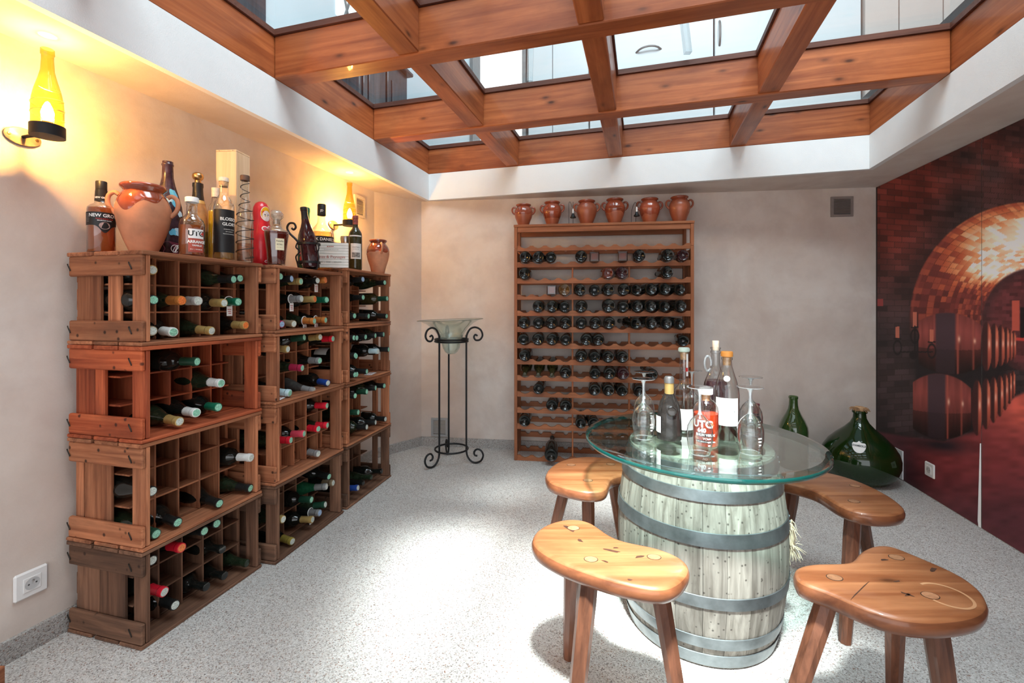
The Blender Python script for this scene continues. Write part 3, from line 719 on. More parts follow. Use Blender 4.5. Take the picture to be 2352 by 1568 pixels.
def wine_bottle(label, kind, glass, base, axis, cap=None, tip=None, group=None, neck_tag=None, lab=None, bare=False, r=None):
    """bottle whose punt stands at base and whose neck points along axis"""
    z = Vector(axis).normalized(); q = z.to_track_quat('Z', 'Y')
    t = new_obj('wine_bottle', None); t.location = base; t.rotation_mode = 'QUATERNION'; t.rotation_quaternion = q
    tag(t, label, 'bottle', group)
    kw = {} if r is None else dict(r=r)
    inst('glass_body', kind + ('%.4f' % (r or 0)), lambda: MB().lathe(NF[kind](**kw), 28), M[glass], t)
    if cap:
        inst('capsule', 'capsule_' + kind, lambda: MB().lathe([(.0172 if kind == 'burgundy' else .0158, .240), (.0160, .252), (.0152, .270), (.0150, .283), (.0166, .284), (.0166, .296), (.0158, .3005), (.013, .3012)], 20), M['cap_' + cap], t)
        inst('capsule_stamp', 'stamp', lambda: MB().lathe([(.0132, .3012), (.0128, .3018), (0, .3018)], 18), M['tip_' + (tip or 'green')], t)
    elif not bare:
        inst('cork', 'cork', lambda: MB().lathe([(.0095, .295), (.0095, .3008), (0, .301)], 14), M['cork'], t)
    if lab:
        a, half, col = lab
        rr = (r or (.0375 if kind == 'bordeaux' else .0405)) + .0006
        o = patch(rr, .05, .135 if kind == 'bordeaux' else .115, a, half).obj('label', M[col], t, 60)
    if neck_tag:
        o = MB(); o.tube([(.021 * math.cos(a), .021 * math.sin(a), .247) for a in np.linspace(0, 2 * PI, 17)[:-1]], .0022, 5, True)
        o.obj('neck_ring', M['paper_white'], t)
    return t
ORD = ['first', 'second', 'third', 'fourth', 'fifth', 'sixth', 'seventh', 'eighth', 'ninth', 'tenth', 'eleventh', 'twelfth', 'thirteenth', 'fourteenth']

# ================================================================ wooden wine crates
class Stack:
    def __init__(s, O, d, L, D, heights, name):
        s.O = Vector(O); s.d = Vector(d).normalized(); s.n = Vector((-s.d.y, s.d.x)); s.L = L; s.D = D; s.H = heights; s.name = name; s.rot = math.atan2(s.d.y, s.d.x)
        s.z = [sum(heights[i + 1:]) for i in range(len(heights))]        # crate 0 is the topmost
    def w(s, u, v, z): p = s.O + s.d * u + s.n * v; return Vector((p.x, p.y, z))
    def unproject(s, px, py, v):
        k = (px - CX) / F; a = s.O + s.n * v
        u = (k * a.y - a.x) / (s.d.x - k * s.d.y); Y = a.y + s.d.y * u
        return u, CAMZ + (HY - py) / F * Y
LEV = ['top', 'second', 'third', 'bottom']
def crate(st, lev, look, slats, v0, rows, ncol=5, top_gap=True):
    H = st.H[lev] - .001; L, D = st.L, st.D; jit = random.uniform
    tone = {'warm': ('crate', 'batten'), 'red': ('cratered', 'battenred'), 'old': ('crateold', 'battenold')}[look]
    adj = {'warm': 'reddish-brown', 'red': 'red-stained', 'old': 'dark weathered'}[look]
    o = st.w(0, 0, st.z[lev])
    t = thing('wine_crate', '%s slatted wine crate, %s of the %s stack along the left wall' % (adj, 'topmost' if lev == 0 else LEV[lev] + (' from top' if lev < 3 else ''), st.name), 'crate', o, st.rot + jit(-.006, .006), 'slatted wooden wine crates')
    X, Y, Z = M[tone[0] + 'x'], M[tone[0] + 'y'], M[tone[0] + 'z']; BT = M[tone[1]]
    th = .012
    for zz in (0, 1):                                          # bottom and top boards
        cuts = [(0, D * .30), (D * .315, D * .63), (D * .66, D)]
        for a, b in cuts:
            z0 = 0 if zz == 0 else H - th; e = jit(0, .004)
            MB().box(e, L - jit(0, .004), a + jit(0, .003), b - jit(0, .003), z0 + (.0005 if zz == 0 else -jit(0, .002)), z0 + th, None, .0025).obj('long_board', X, t)
    for k in range(3):                                         # back boards
        z0 = th + (H - 2 * th) * (k + .08) / 3; z1 = th + (H - 2 * th) * (k + .86) / 3
        MB().box(.03, L - .03, D - th - .001, D - .001, z0, z1, None, .002).obj('back_board', X, t)
    bh = .068
    for side in (0, 1):
        xo = (.004, .019) if side == 0 else (L - .019, L - .004); xi = (.0195, .033) if side == 0 else (L - .033, L - .0195)
        for z0 in (th + .0005, H - th - bh - .0005):
            MB().box(xo[0], xo[1], .003 + jit(0, .004), D - .004 - jit(0, .004), z0, z0 + bh, None, .004).obj('end_batten', BT, t)
        for (f0, f1) in slats:                                 # fractions measured from the back
            y1 = D * (1 - f0); y0 = D * (1 - f1)
            MB().box(xi[0], xi[1], max(y0, .004), min(y1, D - .016), th + .001, H - th - .001, None, .003).obj('end_slat', Z, t)
    x0, x1 = .036, L - .036
    for k in range(1, ncol):                                   # egg-box dividers
        x = x0 + (x1 - x0) * k / ncol
        MB().box(x - .003, x + .003, v0, D - .016, th + .001, H - th - .001, None, .001).obj('divider', Z, t)
    zs = [th + (H - 2 * th) * k / rows for k in range(rows)]
    for z in zs[1:]:
        MB().box(x0, x1, v0 + .002, D - .017, z - .003, z + .003, None, .001).obj('divider', X, t)
    if st.name == 'near':
        for yy in (D - .012, .05):
            for z in (H - .05, .05):
                q = MB(); q.tube([(.0015, yy + .006 * math.sin(a * 1.3), z + .012 * math.sin(a)) for a in np.linspace(-1.4, 1.6, 7)], .0018, 5); q.obj('wire_clip', M['wire'], t)
    return t
S1 = Stack((-1.182, 1.451), (.126, .481), .497, .336, [.310, .314, .3485, .312], 'near')
S2 = Stack((-1.007, 1.938), (.112, .518), .512, .336, [.295, .306, .347, .334], 'middle')
S3 = Stack((-.893, 2.466), (.112, .507), .505, .303, [.315, .322, .338, .338], 'far')
SA = [(.06, .38), (.48, .64), (.80, .99)]; SB = [(.05, .30), (.31, .44), (.80, .99)]; SD = [(.0, .15), (.17, .52), (.80, .99)]; SE = [(.06, .36), (.37, .70), (.82, .99)]
CR = {}
for st, cfg in ((S1, [('warm', SA, .10, 3), ('red', SB, .14, 3), ('warm', SD, .10, 3), ('old', SE, .085, 3)]),
                (S2, [('warm', SA, .12, 3), ('warm', SB, .13, 3), ('warm', SA, .075, 3), ('old', SD, .13, 3)]),
                (S3, [('warm', [(.62, .74), (.80, .99)], .16, 3), ('warm', [(.62, .74), (.80, .99)], .16, 3), ('warm', [(.60, .72), (.80, .99)], .15, 3), ('old', [(.60, .72), (.80, .99)], .15, 2)])):
    for i, (look, sl, v0, rows) in enumerate(cfg): CR[st.name, i] = (crate(st, i, look, sl, v0, rows), rows)

def c1(x, y): return 100 + x / 3.137, 540 + y / 3.137
def c2(x, y): return 100 + x / 2.8, 960 + y / 2.8
def c3(x, y): return 580 + x / 4.356, 580 + y / 4.356
def c4(x, y): return 580 + x / 3.565, 880 + y / 3.565
# (x, y, capsule, stamp) of every capsule seen in a crate
BOT = [
 (S1, 0, c1, [(775, 250, 'gold', 'pale'), (1358, 318, 'black', 'green'), (1405, 310, 'black', 'green'), (745, 465, 'black', 'green'), (985, 470, 'orange', 'orange'), (1108, 473, 'silver', 'pale'), (1290, 488, 'gold', 'pale'), (1395, 480, 'green', 'green'), (745, 690, 'tan', 'pale'), (930, 697, 'white', 'green'), (1200, 688, 'gold', 'pale'), (1445, 648, 'gold', 'orange')]),
 (S1, 1, c1, [(1098, 910, 'darkgreen', 'green'), (1270, 1065, 'white', 'green'), (1095, 1278, 'white', 'green'), (1252, 1238, 'green', 'green'), (970, 1340, 'gold', 'pale')]),
 (S1, 2, c2, [(1335, 250, 'white', 'pale'), (1358, 433, 'black', 'green'), (1125, 547, 'black', 'green'), (855, 668, 'black', 'green'), (715, 742, 'darkgreen', 'green'), (662, 480, 'black', 'pale')]),
 (S1, 3, c2, [(1110, 677, 'black', 'green'), (1025, 725, 'black', 'green'), (878, 832, 'red', 'orange'), (1145, 842, None, None), (1305, 932, None, None), (1160, 1012, None, None), (1040, 1082, None, None), (680, 918, 'black', 'pale'), (765, 1115, 'red', None), (840, 1200, 'black', None)]),
 (S2, 0, c3, [(378, 262, 'black', 'blue'), (470, 288, 'gold', 'green'), (640, 280, 'black', 'pale'), (718, 275, 'orange', 'orange'), (228, 235, 'black', 'green'), (475, 462, 'grey', 'pale'), (610, 465, 'gold', 'orange'), (735, 472, 'green', 'green'), (282, 715, 'crimson', 'blue'), (405, 712, 'tan', 'pale'), (605, 685, 'orange', 'green'), (720, 675, 'orange', 'green')]),
 (S2, 1, c3, [(512, 848, 'darkgreen', 'green'), (665, 845, 'gold', 'pale'), (790, 862, 'red', 'green'), (338, 965, 'gold', 'pale'), (485, 1153, 'crimson', 'green'), (660, 1080, 'grey', 'green'), (748, 1303, 'blue', 'pale'), (605, 1378, 'grey', 'pale'), (362, 1403, 'paleblue', 'green')]),
 (S2, 2, c4, [(600, 183, 'red', 'green'), (605, 343, 'red', 'green'), (530, 372, 'red', 'green'), (415, 413, 'pink', 'green'), (305, 465, 'red', 'green'), (530, 575, 'grey', None)]),
 (S2, 3, c4, [(620, 762, 'black', 'green'), (600, 845, 'grey', 'pale'), (650, 815, 'tan', 'pale'), (470, 952, 'darkgreen', 'green'), (590, 993, 'darkgreen', 'pale'), (540, 1060, 'grey', 'blue'), (480, 1115, 'gold', 'pale'), (240, 1112, 'gold', 'pale'), (320, 1293, 'olive', 'pale')]),
 (S3, 0, c3, [(1095, 268, 'black', 'blue'), (1315, 300, 'black', 'green'), (1095, 448, 'black', 'green'), (1335, 460, 'darkgreen', 'green'), (1010, 632, 'black', 'green'), (1150, 635, 'black', 'green'), (1330, 635, 'black', 'green')]),
 (S3, 1, c3, [(948, 858, 'black', 'green'), (1030, 852, 'black', 'green'), (1118, 843, 'black', 'green'), (1218, 830, 'black', 'green'), (1302, 818, 'black', 'green'), (1245, 985, 'paleblue', 'pale'), (1350, 968, 'black', 'green'), (1025, 1035, 'black', 'green'), (948, 1040, 'black', 'green'), (1130, 1188, 'black', 'green'), (1030, 1217, 'black', 'green'), (955, 1235, 'black', 'green')]),
 (S3, 2, c4, [(925, 68, 'darkgreen', 'green'), (1000, 38, 'black', 'green'), (1072, 20, 'black', 'green'), (770, 123, 'black', 'green'), (855, 237, 'darkgreen', 'green'), (1080, 292, 'black', 'pale'), (1000, 320, 'black', 'pale'), (925, 358, 'black', 'pale')]),
 (S3, 3, c4, [(1055, 718, None, None), (970, 768, None, None), (905, 812, None, None), (855, 855, 'blue', 'pale')]),
]
TAGGED = {(S1.name, 0, 7), (S2.name, 0, 5), (S2.name, 0, 3), (S2.name, 0, 10), (S2.name, 0, 11), (S2.name, 1, 3), (S2.name, 3, 5)}
for st, lev, cv, lst in BOT:
    ct, rows = CR[st.name, lev]; H = st.H[lev]; rec = []
    for i, (x, y, cap, tip) in enumerate(lst):
        px, py = cv(x, y); tv = (.018 if st is not S3 else -.012) + .010 * random.random()
        if (st.name, lev, i) in (('near', 0, 2), ('middle', 3, 2), ('near', 0, 0)): tv = .03
        u, z = st.unproject(px, py, tv); u = min(max(u, .05), st.L - .05)
        zr = z - st.z[lev]; row = int(min(rows - 1, max(0, math.floor((zr - .012) / (H - .024) * rows))))
        kind = 'bordeaux' if (i * 7 + lev * 3) % 3 == 0 or st is S3 and lev in (1, 2) else 'burgundy'
        r = .0375 if kind == 'bordeaux' else .0405
        zf = .012 + (H - .024) * row / rows + r + .005                  # body rests on the divider below
        cw = (st.L - .072) / 5; colc = .036 + cw * (min(4, max(0, math.floor((u - .036) / cw))) + .5)
        dz = max(-.045, min(.045, zr - zf)); du = max(-.05, min(.05, u - colc))
        v_in = tv + .292
        base = st.w(colc - du * .12, v_in, st.z[lev] + zf); tipp = st.w(colc + du, tv, st.z[lev] + zf + dz)
        if abs(zr - zf) > .045: base.z += (zr - zf) - dz; tipp.z += (zr - zf) - dz
        rec.append((u, row, base, tipp, kind, cap, tip, i))
    for row in sorted(set(q[1] for q in rec)):
        rr = sorted([q for q in rec if q[1] == row], key=lambda q: q[0])
        for k, (u, _, base, tipp, kind, cap, tip, i) in enumerate(rr):
            rn = {1: ['only'], 2: ['lower', 'upper'], 3: ['lower', 'middle', 'upper']}[rows][row]
            cn = {'darkgreen': 'dark-green', 'paleblue': 'pale-blue'}.get(cap, cap)
            lab = '%s wine bottle in %s crate of %s stack, %s row, %s from left' % ('uncapped' if cap is None else cn + '-capped', LEV[lev], st.name, rn, ORD[k])
            glass = 'glass_olive' if (st is S3 and lev == 0 and i == 3) else ('glass_emerald' if (st is S2 and lev == 3 and i == 1) else ('dust' if (st is S2 and lev == 1 and i == 7) else ('glass_green' if i % 3 == 1 else 'glass_black')))
            ax = tipp - base
            lb = (random.uniform(0, 6.28), .9, 'paper') if i % 3 == 2 else None
            bt = wine_bottle(lab, kind, glass, base, ax, cap, tip if tip else 'pale', 'wine bottles in the wooden crates', (st.name, lev, i) in TAGGED, lb, bare=cap is None)
            if (st.name, lev, i) in TAGGED:
                # paper tag hanging from the neck: local frame turned so that it hangs straight down
                down = bt.rotation_quaternion.inverted() @ Vector((0, 0, -1)); side = bt.rotation_quaternion.inverted() @ Vector((st.d.x, st.d.y, 0)); zz = Vector((0, 0, 1))
                Mt = Matrix(((side.x, down.x, 0, 0), (side.y, down.y, 0, 0), (side.z, down.z, 1, 0), (0, 0, 0, 1)))
                tg = MB(); Mt2 = Matrix.Translation((0, 0, .250)) @ Mt
                tg.box(-.0135, .0135, .019, .058, 0, .0012, Mt2, .0004); tgo = tg.obj('paper_tag', M['paper_white'], bt)
                s = MB()
                for q in range(3): s.box(-.010 + .002 * q, .008 - .002 * (q % 2), .030 + q * .008, .0325 + q * .008, .0013, .0016, Mt2)
                s.obj('handwriting', M['redink'] if i % 2 else M['ink'], tgo)
# scraps of card lying on the crate boards
for st, lev, u, v, rz, sx in ((S2, 1, .07, .045, .3, .045), (S3, 1, .33, .05, .2, .05)):
    p = st.w(u, v, st.z[lev] + .0135); q = MB(); q.box(-sx, sx, -.022, .022, 0, .0015, None, .0004)
    q2 = q.obj('price_card', M['paper_white']); q2.location = p; q2.rotation_euler = (0, 0, st.rot + rz)
    tag(q2, 'white printed card lying in the second crate of the %s stack' % st.name, 'card')
    s = MB(); s.box(-sx * .7, sx * .5, -.010, -.006, .0016, .0019); s.box(-sx * .7, sx * .7, .002, .006, .0016, .0019); s.obj('print', M['redink'], q2)
# ================================================================ wall rack
RO = Vector((.0156, 3.266)); re = Vector((.9913, -.1315)).normalized(); rn = Vector((-re.y, re.x)); RW, RD, RTOP = 1.237, .24, 1.690
rrot = math.atan2(re.y, re.x)
rack = thing('wine_rack', 'tall reddish wooden wine rack with scalloped rails against the back wall', 'rack', (RO.x, RO.y, 0), rrot)
PITCH, Z0 = .1157, 1.5375
zk = lambda k: Z0 - PITCH * k
def P(name, mat, *q, c=.002): return MB().box(*q, None, c).obj(name, M[mat], rack)
for x0, x1 in ((0, .022), (RW - .022, RW)):
    P('upright', 'rackz', x0, x1, 0, .03, 0.0005, 1.52); P('upright', 'rackz', x0, x1, RD - .03, RD, 0.0005, 1.52)
    P('upright', 'rackz', x0, x1, 0, .03, 1.521, 1.672); P('upright', 'rackz', x0, x1, RD - .03, RD, 1.521, 1.672)
    for y0 in (.045, .085, .125, .165): P('side_slat', 'rackz', x0 + .004, x1 - .004, y0, y0 + .028, .03, 1.50)
P('top_board', 'rackx', -.003, RW + .003, -.004, RD + .004, 1.6725, RTOP)
P('apron', 'rackx', .0225, RW - .0225, .003, .022, 1.635, 1.672); P('apron', 'rackx', .0225, RW - .0225, RD - .022, RD - .003, 1.635, 1.672)
COLX = [.030 + s * .3935 + .0955 * (j + .5) for s in range(3) for j in range(4)]
def rail_mesh(front):
    xs = np.arange(.0225, RW - .0224, .004); rr = .042 if front else .017
    h = .038; top = []
    for x in xs:
        z = 0.0
        for cx in COLX:
            d = abs(x - cx)
            if front:
                if d < .036: z = min(z, -.017 * (math.cos(d / .036 * PI / 2)) ** .8)
            elif d < rr: z = min(z, -math.sqrt(rr * rr - d * d))
        top.append(z)
    v = []; f = []; y0, y1 = (0.002, .020) if front else (RD - .020, RD - .002)
    for x, z in zip(xs, top): v += [(x, y0, -h), (x, y0, z), (x, y1, z), (x, y1, -h)]
    for i in range(len(xs) - 1):
        a, b = 4 * i, 4 * i + 4
        for k in range(4): f.append((a + k, b + k, b + (k + 1) % 4, a + (k + 1) % 4))
    f += [(0, 1, 2, 3), (4 * len(xs) - 4, 4 * len(xs) - 3, 4 * len(xs) - 2, 4 * len(xs) - 1)]
    return MB().add(v, f)
mf = rail_mesh(True).mesh('front_rail', 30); mf.materials.append(M['rackx']); mr = rail_mesh(False).mesh('rear_rail', 30); mr.materials.append(M['rackx'])
for k in range(14):
    if k != 12: o = new_obj('front_rail', mf, rack); o.location = (0, 0, max(zk(k), .0395))
    o = new_obj('rear_rail', mr, rack); o.location = (0, 0, max(zk(k), .0395))
for x in (.4151, .8079): P('partition', 'rackz', x - .006, x + .006, .0205, .040, .003, zk(1) - .04)
def rw(x, y, z): p = RO + re * x + rn * y; return Vector((p.x, p.y, z))
rows_ = {1: [0, 1, 2, 4, '5s', '7s', 8, 10, '11w'], 2: [0, '6r', '7w', 10], 3: ['2s', '3a', 4, 5, 6, 7, 8, 9, 10, 11], 4: [1, 2, 3, 4, '6L', 7, 8, 9, 10, 11],
         5: [0, 1, 2, 3, 4, 5, 6, 8, 9, 10, 11], 6: [0, 1, 2, 3, 4.35, 5.25, 11], 7: [0, 4, 5, 6, 7], 8: ['0n', '1n', '2n', 3, 5, 6, '7w', 9], 9: [1, 5, 6, 7, 8], 10: [2, 3], 11: [0, 4, 5], 13: ['2L']}
M['clearbrown'] = clear('brown_spirit_flask', (.45, .26, .20, 1), .16, .02, .4, (.07, .024, .017, 1), .6)
M['clearred'] = clear('red_spirit_bottle', (.40, .10, .06, 1), .16, .02, .4, (.20, .035, .018, 1), .6)
M['clearamber'] = clear('amber_spirit_bottle', (.55, .30, .12, 1), .16, .02, .4, (.20, .10, .03, 1), .5)
for k, lst in rows_.items():
    for i, c in enumerate(lst):
        mod = ''
        if isinstance(c, str): mod = c[-1]; c = int(c[:-1])
        x = COLX[int(c)] + (c - int(c)) * .0955
        rank = ORD[i] + ' bottle' if len(lst) > 1 else 'lone bottle'
        shelf = ORD[k] if k < 13 else 'lowest'
        where = 'in the wall rack, %s shelf from top, %s from left' % (ORD[k], ORD[i]) if k < 13 else 'on the lowest rail of the wall rack'
        z = zk(k) + .030; tx = random.uniform(-.02, .02)
        if c >= 8 and k in (3, 4, 5): tx += .05
        g = 'bottles in the wall rack'
        if mod == 's':
            b = thing('spirit_flask', 'square brown spirit flask lying ' + where, 'bottle', rw(x, -.03, z - .001), rrot, g)
            s = .033; rot = Matrix.Rotation(-PI / 2, 4, 'X')
            MB().rings([[(sx * q, sy * q, zz) for sx, sy in ((-1, -1), (1, -1), (1, 1), (-1, 1))] for q, zz in ((.027, 0), (s, .004), (s, .15), (.028, .165), (.013, .18))], rot).obj('glass_body', M['clearbrown'], b)
            MB().lathe([(.013, .18), (.013, .215), (.016, .216), (.016, .235), (0, .236)], 16, rot).obj('neck', M['clearbrown'], b, 40)
            MB().rings([[(sx * q, sy * q, zz) for sx, sy in ((-1, -1), (1, -1), (1, 1), (-1, 1))] for q, zz in ((.020, -.001), (.020, .001))], rot).obj('base_print', M['clearred'], b)
            continue
        if mod == 'n':
            wine_bottle('open-necked dark bottle ' + where, 'burgundy', 'glass_olive', rw(x, .235, z + .045), rw(x + .004, -.06, z - .018) - rw(x, .235, z + .045), None, None, g, bare=True); continue
        gl = {'w': 'glass_wine', 'r': 'clearred', 'a': 'clearamber', 'L': 'glass_black'}.get(mod, 'glass_black')
        nm = {'w': 'dark red-tinted wine bottle', 'r': 'translucent red bottle', 'a': 'translucent amber bottle', 'L': 'large dark bottle'}.get(mod, 'dark wine bottle')
        r = .046 if mod == 'L' else (.0415 if (i + k) % 3 else .0385)
        yb = -.045 if mod != 'L' else -.05
        base = rw(x - tx * .3, yb, z + (r - .0405)); tipv = rw(x - tx * 1.6, yb + .295, z + .008)
        if k == 13: base = rw(x, -.10, zk(13) + .045); tipv = rw(x - .005, .19, zk(13) + .085)
        lb = None
        if tx > .04: lb = (PI * .75, .9, 'paper')
        wine_bottle(nm + ' base outwards ' + where if len((nm + ' base outwards ' + where).split()) <= 16 else nm + ' ' + where, 'burgundy', gl, base, tipv - base, 'black', 'pale', g, lab=lb, r=r)

# ---------------------------------------------------------------- earthenware jars
def jar(label, loc, rot, R, H, body, glaze, glaze_low=.62, hand=True, group=None, cat='jar', drip=.05, seed=1, lipr=.60, baser=.50):
    t = thing('earthenware_jar', label, cat, loc, rot, group); rnd = random.Random(seed)
    prof = [(0, .004), (baser * .85 * R, .003), (baser * R, 0), (baser * R * 1.03, .02 * H), (.72 * R, .22 * H), (.90 * R, .40 * H), (1.0 * R, .58 * H), (.985 * R, .68 * H), (.88 * R, .79 * H), ((lipr + .10) * R, .865 * H), (lipr * R * 1.04, .90 * H)]
    rim = [(lipr * R * 1.04, .90 * H), (lipr * R * 1.12, .925 * H), (lipr * R * 1.26, .955 * H), (lipr * R * 1.28, .98 * H), (lipr * R * 1.2, 1.0 * H), (lipr * R * 1.05, .99 * H), (lipr * R * .95, .93 * H), (lipr * R * .98, .80 * H), (.80 * R, .60 * H), (.4 * R, .10 * H), (0, .10 * H)]
    MB().lathe(prof, 44).obj('body', body, t, 60)
    MB().lathe(rim, 44).obj('rim', glaze, t, 60)
    if glaze_low < .9:
        n = 72; v = []; f = []; ph = [rnd.uniform(0, 6.3) for _ in range(5)]
        def rad(z):
            zz = z / H
            for (r0, z0), (r1, z1) in zip(prof, prof[1:]):
                if z0 / H <= zz <= z1 / H and z1 > z0: return r0 + (r1 - r0) * (zz - z0 / H) / (z1 / H - z0 / H)
            return prof[-1][0]
        m = 7
        for k in range(n):
            a = 2 * PI * k / n
            lo = glaze_low + drip * sum(math.sin(a * q + ph[q - 2]) / (1 + .2 * q) for q in (2, 3, 5, 6)[:4] if q - 2 < 5) * .8
            lo = min(max(lo, .30), .84)
            for j in range(m + 1):
                z = H * (lo + (.90 - lo) * j / m); r = rad(z) + .0012 if j else rad(z) + .0002
                v.append((r * math.cos(a), r * math.sin(a), z))
        for k in range(n):
            for j in range(m):
                a = k * (m + 1) + j; b = ((k + 1) % n) * (m + 1) + j; f.append((a, b, b + 1, a + 1))
        MB().add(v, f).obj('glaze', glaze, t, 60)
    if hand:
        for s in (0, PI):
            pts = [(.86 * R, 0, .845 * H), (1.02 * R, 0, .875 * H), (1.20 * R, 0, .83 * H), (1.25 * R, 0, .74 * H), (1.17 * R, 0, .65 * H), (.97 * R, 0, .57 * H)]
            pts = [(p[0] * math.cos(s), p[0] * math.sin(s), p[2]) for p in pts]
            MB().tube(catmull(pts, 5, False), R * .095, 8).obj('handle', glaze if glaze_low < .6 else body, t, 50)
    return t
for i, (cx, ty, hw, low) in enumerate(((190, 180, 88, .55), (485, 153, 92, .22), (840, 140, 98, .80), (1130, 123, 98, .45), (1487, 120, 98, .35), (1795, 100, 100, .85))):
    px = 1160 + cx / 4.48; k = (px - CX) / F; a = RO + rn * .11; x = (k * a.y - a.x) / (re.x - k * re.y); p = rw(x, .11, RTOP + .0005)
    zt = CAMZ + (HY - (430 + ty / 4.48)) / F * p.y; H = zt - RTOP; R = hw / 4.48 / F * p.y
    nm = ['low squat jar, leftmost of the six on the rack', 'shiny dark-glazed jar, second from left on the rack', 'matt-bellied jar, third from left on the rack', 'glazed jar with pale drip, fourth from left on the rack', 'blotchy glazed jar, fifth from left on the rack', 'plain terracotta jar, rightmost of the six on the rack'][i]
    jar(nm, p, rrot + (.1, -.1, .05, 0, .1, 0)[i], R * 1.06, H, M['terrared'], M['terraglaze'] if i in (1, 3) else plain('jar_glaze_%d' % i, (.30, .062, .027, 1), .15, 0, .6, .5, .2, 9), low, True, 'two-handled earthenware jars on the rack', seed=i + 3, baser=.52, lipr=.66)
# two small lamp holders on looping wires
for cx, nm in ((700, 'left'), (1355, 'right')):
    px = 1160 + cx / 4.48; k = (px - CX) / F; a = RO + rn * .06; x = (k * a.y - a.x) / (re.x - k * re.y)
    t = thing('wire_lamp_holder', 'small bare lamp holder on looping black wires, %s one on the rack' % nm, 'lamp', rw(x, .06, RTOP), rrot, 'lamp holders on the rack')
    sg = -1 if nm == 'left' else -1
    pts = catmull([(sg * .075 + .04, .02, .0), (sg * .075 + .045, .02, .10), (sg * .03 + .02, .01, .152), (.0, 0, .12), (.0, 0, .10)] if nm == 'right' else [(-.03, .02, 0), (-.03, .02, .08), (-.03, .01, .155), (-.02, 0, .165), (-.008, 0, .13)], 6, False)
    MB().tube(pts, .0016, 6).obj('wire', M['wire'], t)
    pts = [(p[0] + .03, p[1] - .01, p[2]) for p in pts]
    MB().tube(pts[: len(pts) * 3 // 5], .0016, 6).obj('wire', M['wire'], t)
    MB().lathe([(0, .050), (.020, .050), (.021, .056), (.012, .068), (.008, .082), (0, .083)], 20).obj('shade', M['iron'], t, 40)
    MB().lathe([(0, .083), (.0055, .083), (.006, .105), (.004, .117), (0, .118)], 14).obj('bulb', M['plastic'], t, 40)

# ================================================================ wrought iron floor stand with glass bowl
sc = Vector((-.430, 3.235)); stand = thing('iron_stand', 'black wrought iron plant stand with scrolled feet in the far corner', 'stand', (sc.x, sc.y, 0))
RR = .116
angs = [math.radians(a) for a in (228, -12, 108)]
def spiral(turn0, turns, r0, r1, n):
    return [((r0 + (r1 - r0) * t) * math.cos(turn0 + turns * 2 * PI * t), (r0 + (r1 - r0) * t) * math.sin(turn0 + turns * 2 * PI * t)) for t in np.linspace(0, 1, n)]
for a in angs:
    ca, sa = math.cos(a), math.sin(a); pts = []
    q = RR - .006
    # foot scroll: leaves the pole at the lower ring, sweeps out along the floor and curls back
    foot = [(q, .13), (q, .10), (q + .006, .055), (q + .030, .020), (q + .065, .0075), (q + .105, .022), (q + .123, .060), (q + .108, .094), (q + .078, .102), (q + .058, .082), (q + .062, .060), (q + .080, .056)]
    head = [(q, .84), (q, .875), (q + .006, .91), (q + .030, .947), (q + .068, .958), (q + .105, .940), (q + .118, .902), (q + .100, .872), (q + .070, .868), (q + .056, .888), (q + .066, .906), (q + .082, .898)]
    line = catmull(foot[::-1] + head, 5, False)
    MB().tube([(r * ca, r * sa, z) for r, z in line], .0068, 8).obj('scrolled_leg', M['iron'], stand, 50)
for z, r in ((.095, RR), (.857, RR), (.872, RR)):
    MB().tube([(r * math.cos(t), r * math.sin(t), z) for t in np.linspace(0, 2 * PI, 41)[:-1]], .0068, 8, True).obj('ring', M['iron'], stand, 50)
bowl = thing('glass_bowl', 'pale frosted glass bowl with flared rim resting in the iron stand', 'bowl', (sc.x, sc.y, .765))
bowl.rotation_euler = (0, math.radians(-2.0), 0)
bp = [(0, .0), (.025, .003), (.045, .018), (.060, .045), (.070, .085), (.080, .115), (.098, .150), (.125, .185), (.165, .218), (.205, .238), (.232, .245)]
MB().lathe(bp, 48).obj('glass_shell', M['bowl'], bowl, 60)
MB().tube([(.232 * math.cos(t), .232 * math.sin(t), .245) for t in np.linspace(0, 2 * PI, 61)[:-1]], .0022, 6, True).obj('rim', plain('bowl_rim', (.22, .23, .20, 1), .2, var=.05), bowl, 60)

# ================================================================ barrel table
BC = Vector((.662, 1.619)); ZTOP = .641
HB = .618
def brad(z): t = (z - HB / 2) / (HB / 2); return .2785 - (.2785 - .2365) * t * t
barrel = thing('oak_barrel', 'weathered grey oak barrel with metal hoops under the glass table top', 'barrel', (BC.x, BC.y, 0))
NS = 26
rnd = random.Random(3)
ed = [0.0]
for k in range(NS): ed.append(ed[-1] + rnd.uniform(.75, 1.25))
ed = [e / ed[-1] * 2 * PI for e in ed]
for k in range(NS):
    a0, a1 = ed[k] + .0022, ed[k + 1] - .0022; off = rnd.uniform(-.0016, .0008); rings = []
    for z in np.linspace(0.001, HB, 11):
        R = brad(z) + off; ri = R - .026; row = []
        for a in np.linspace(a0, a1, 4): row.append((R * math.cos(a), R * math.sin(a), z))
        for a in (a1, a0): row.append((ri * math.cos(a), ri * math.sin(a), z))
        rings.append(row)
    MB().rings(rings).obj('stave', M['stave'], barrel, 40)
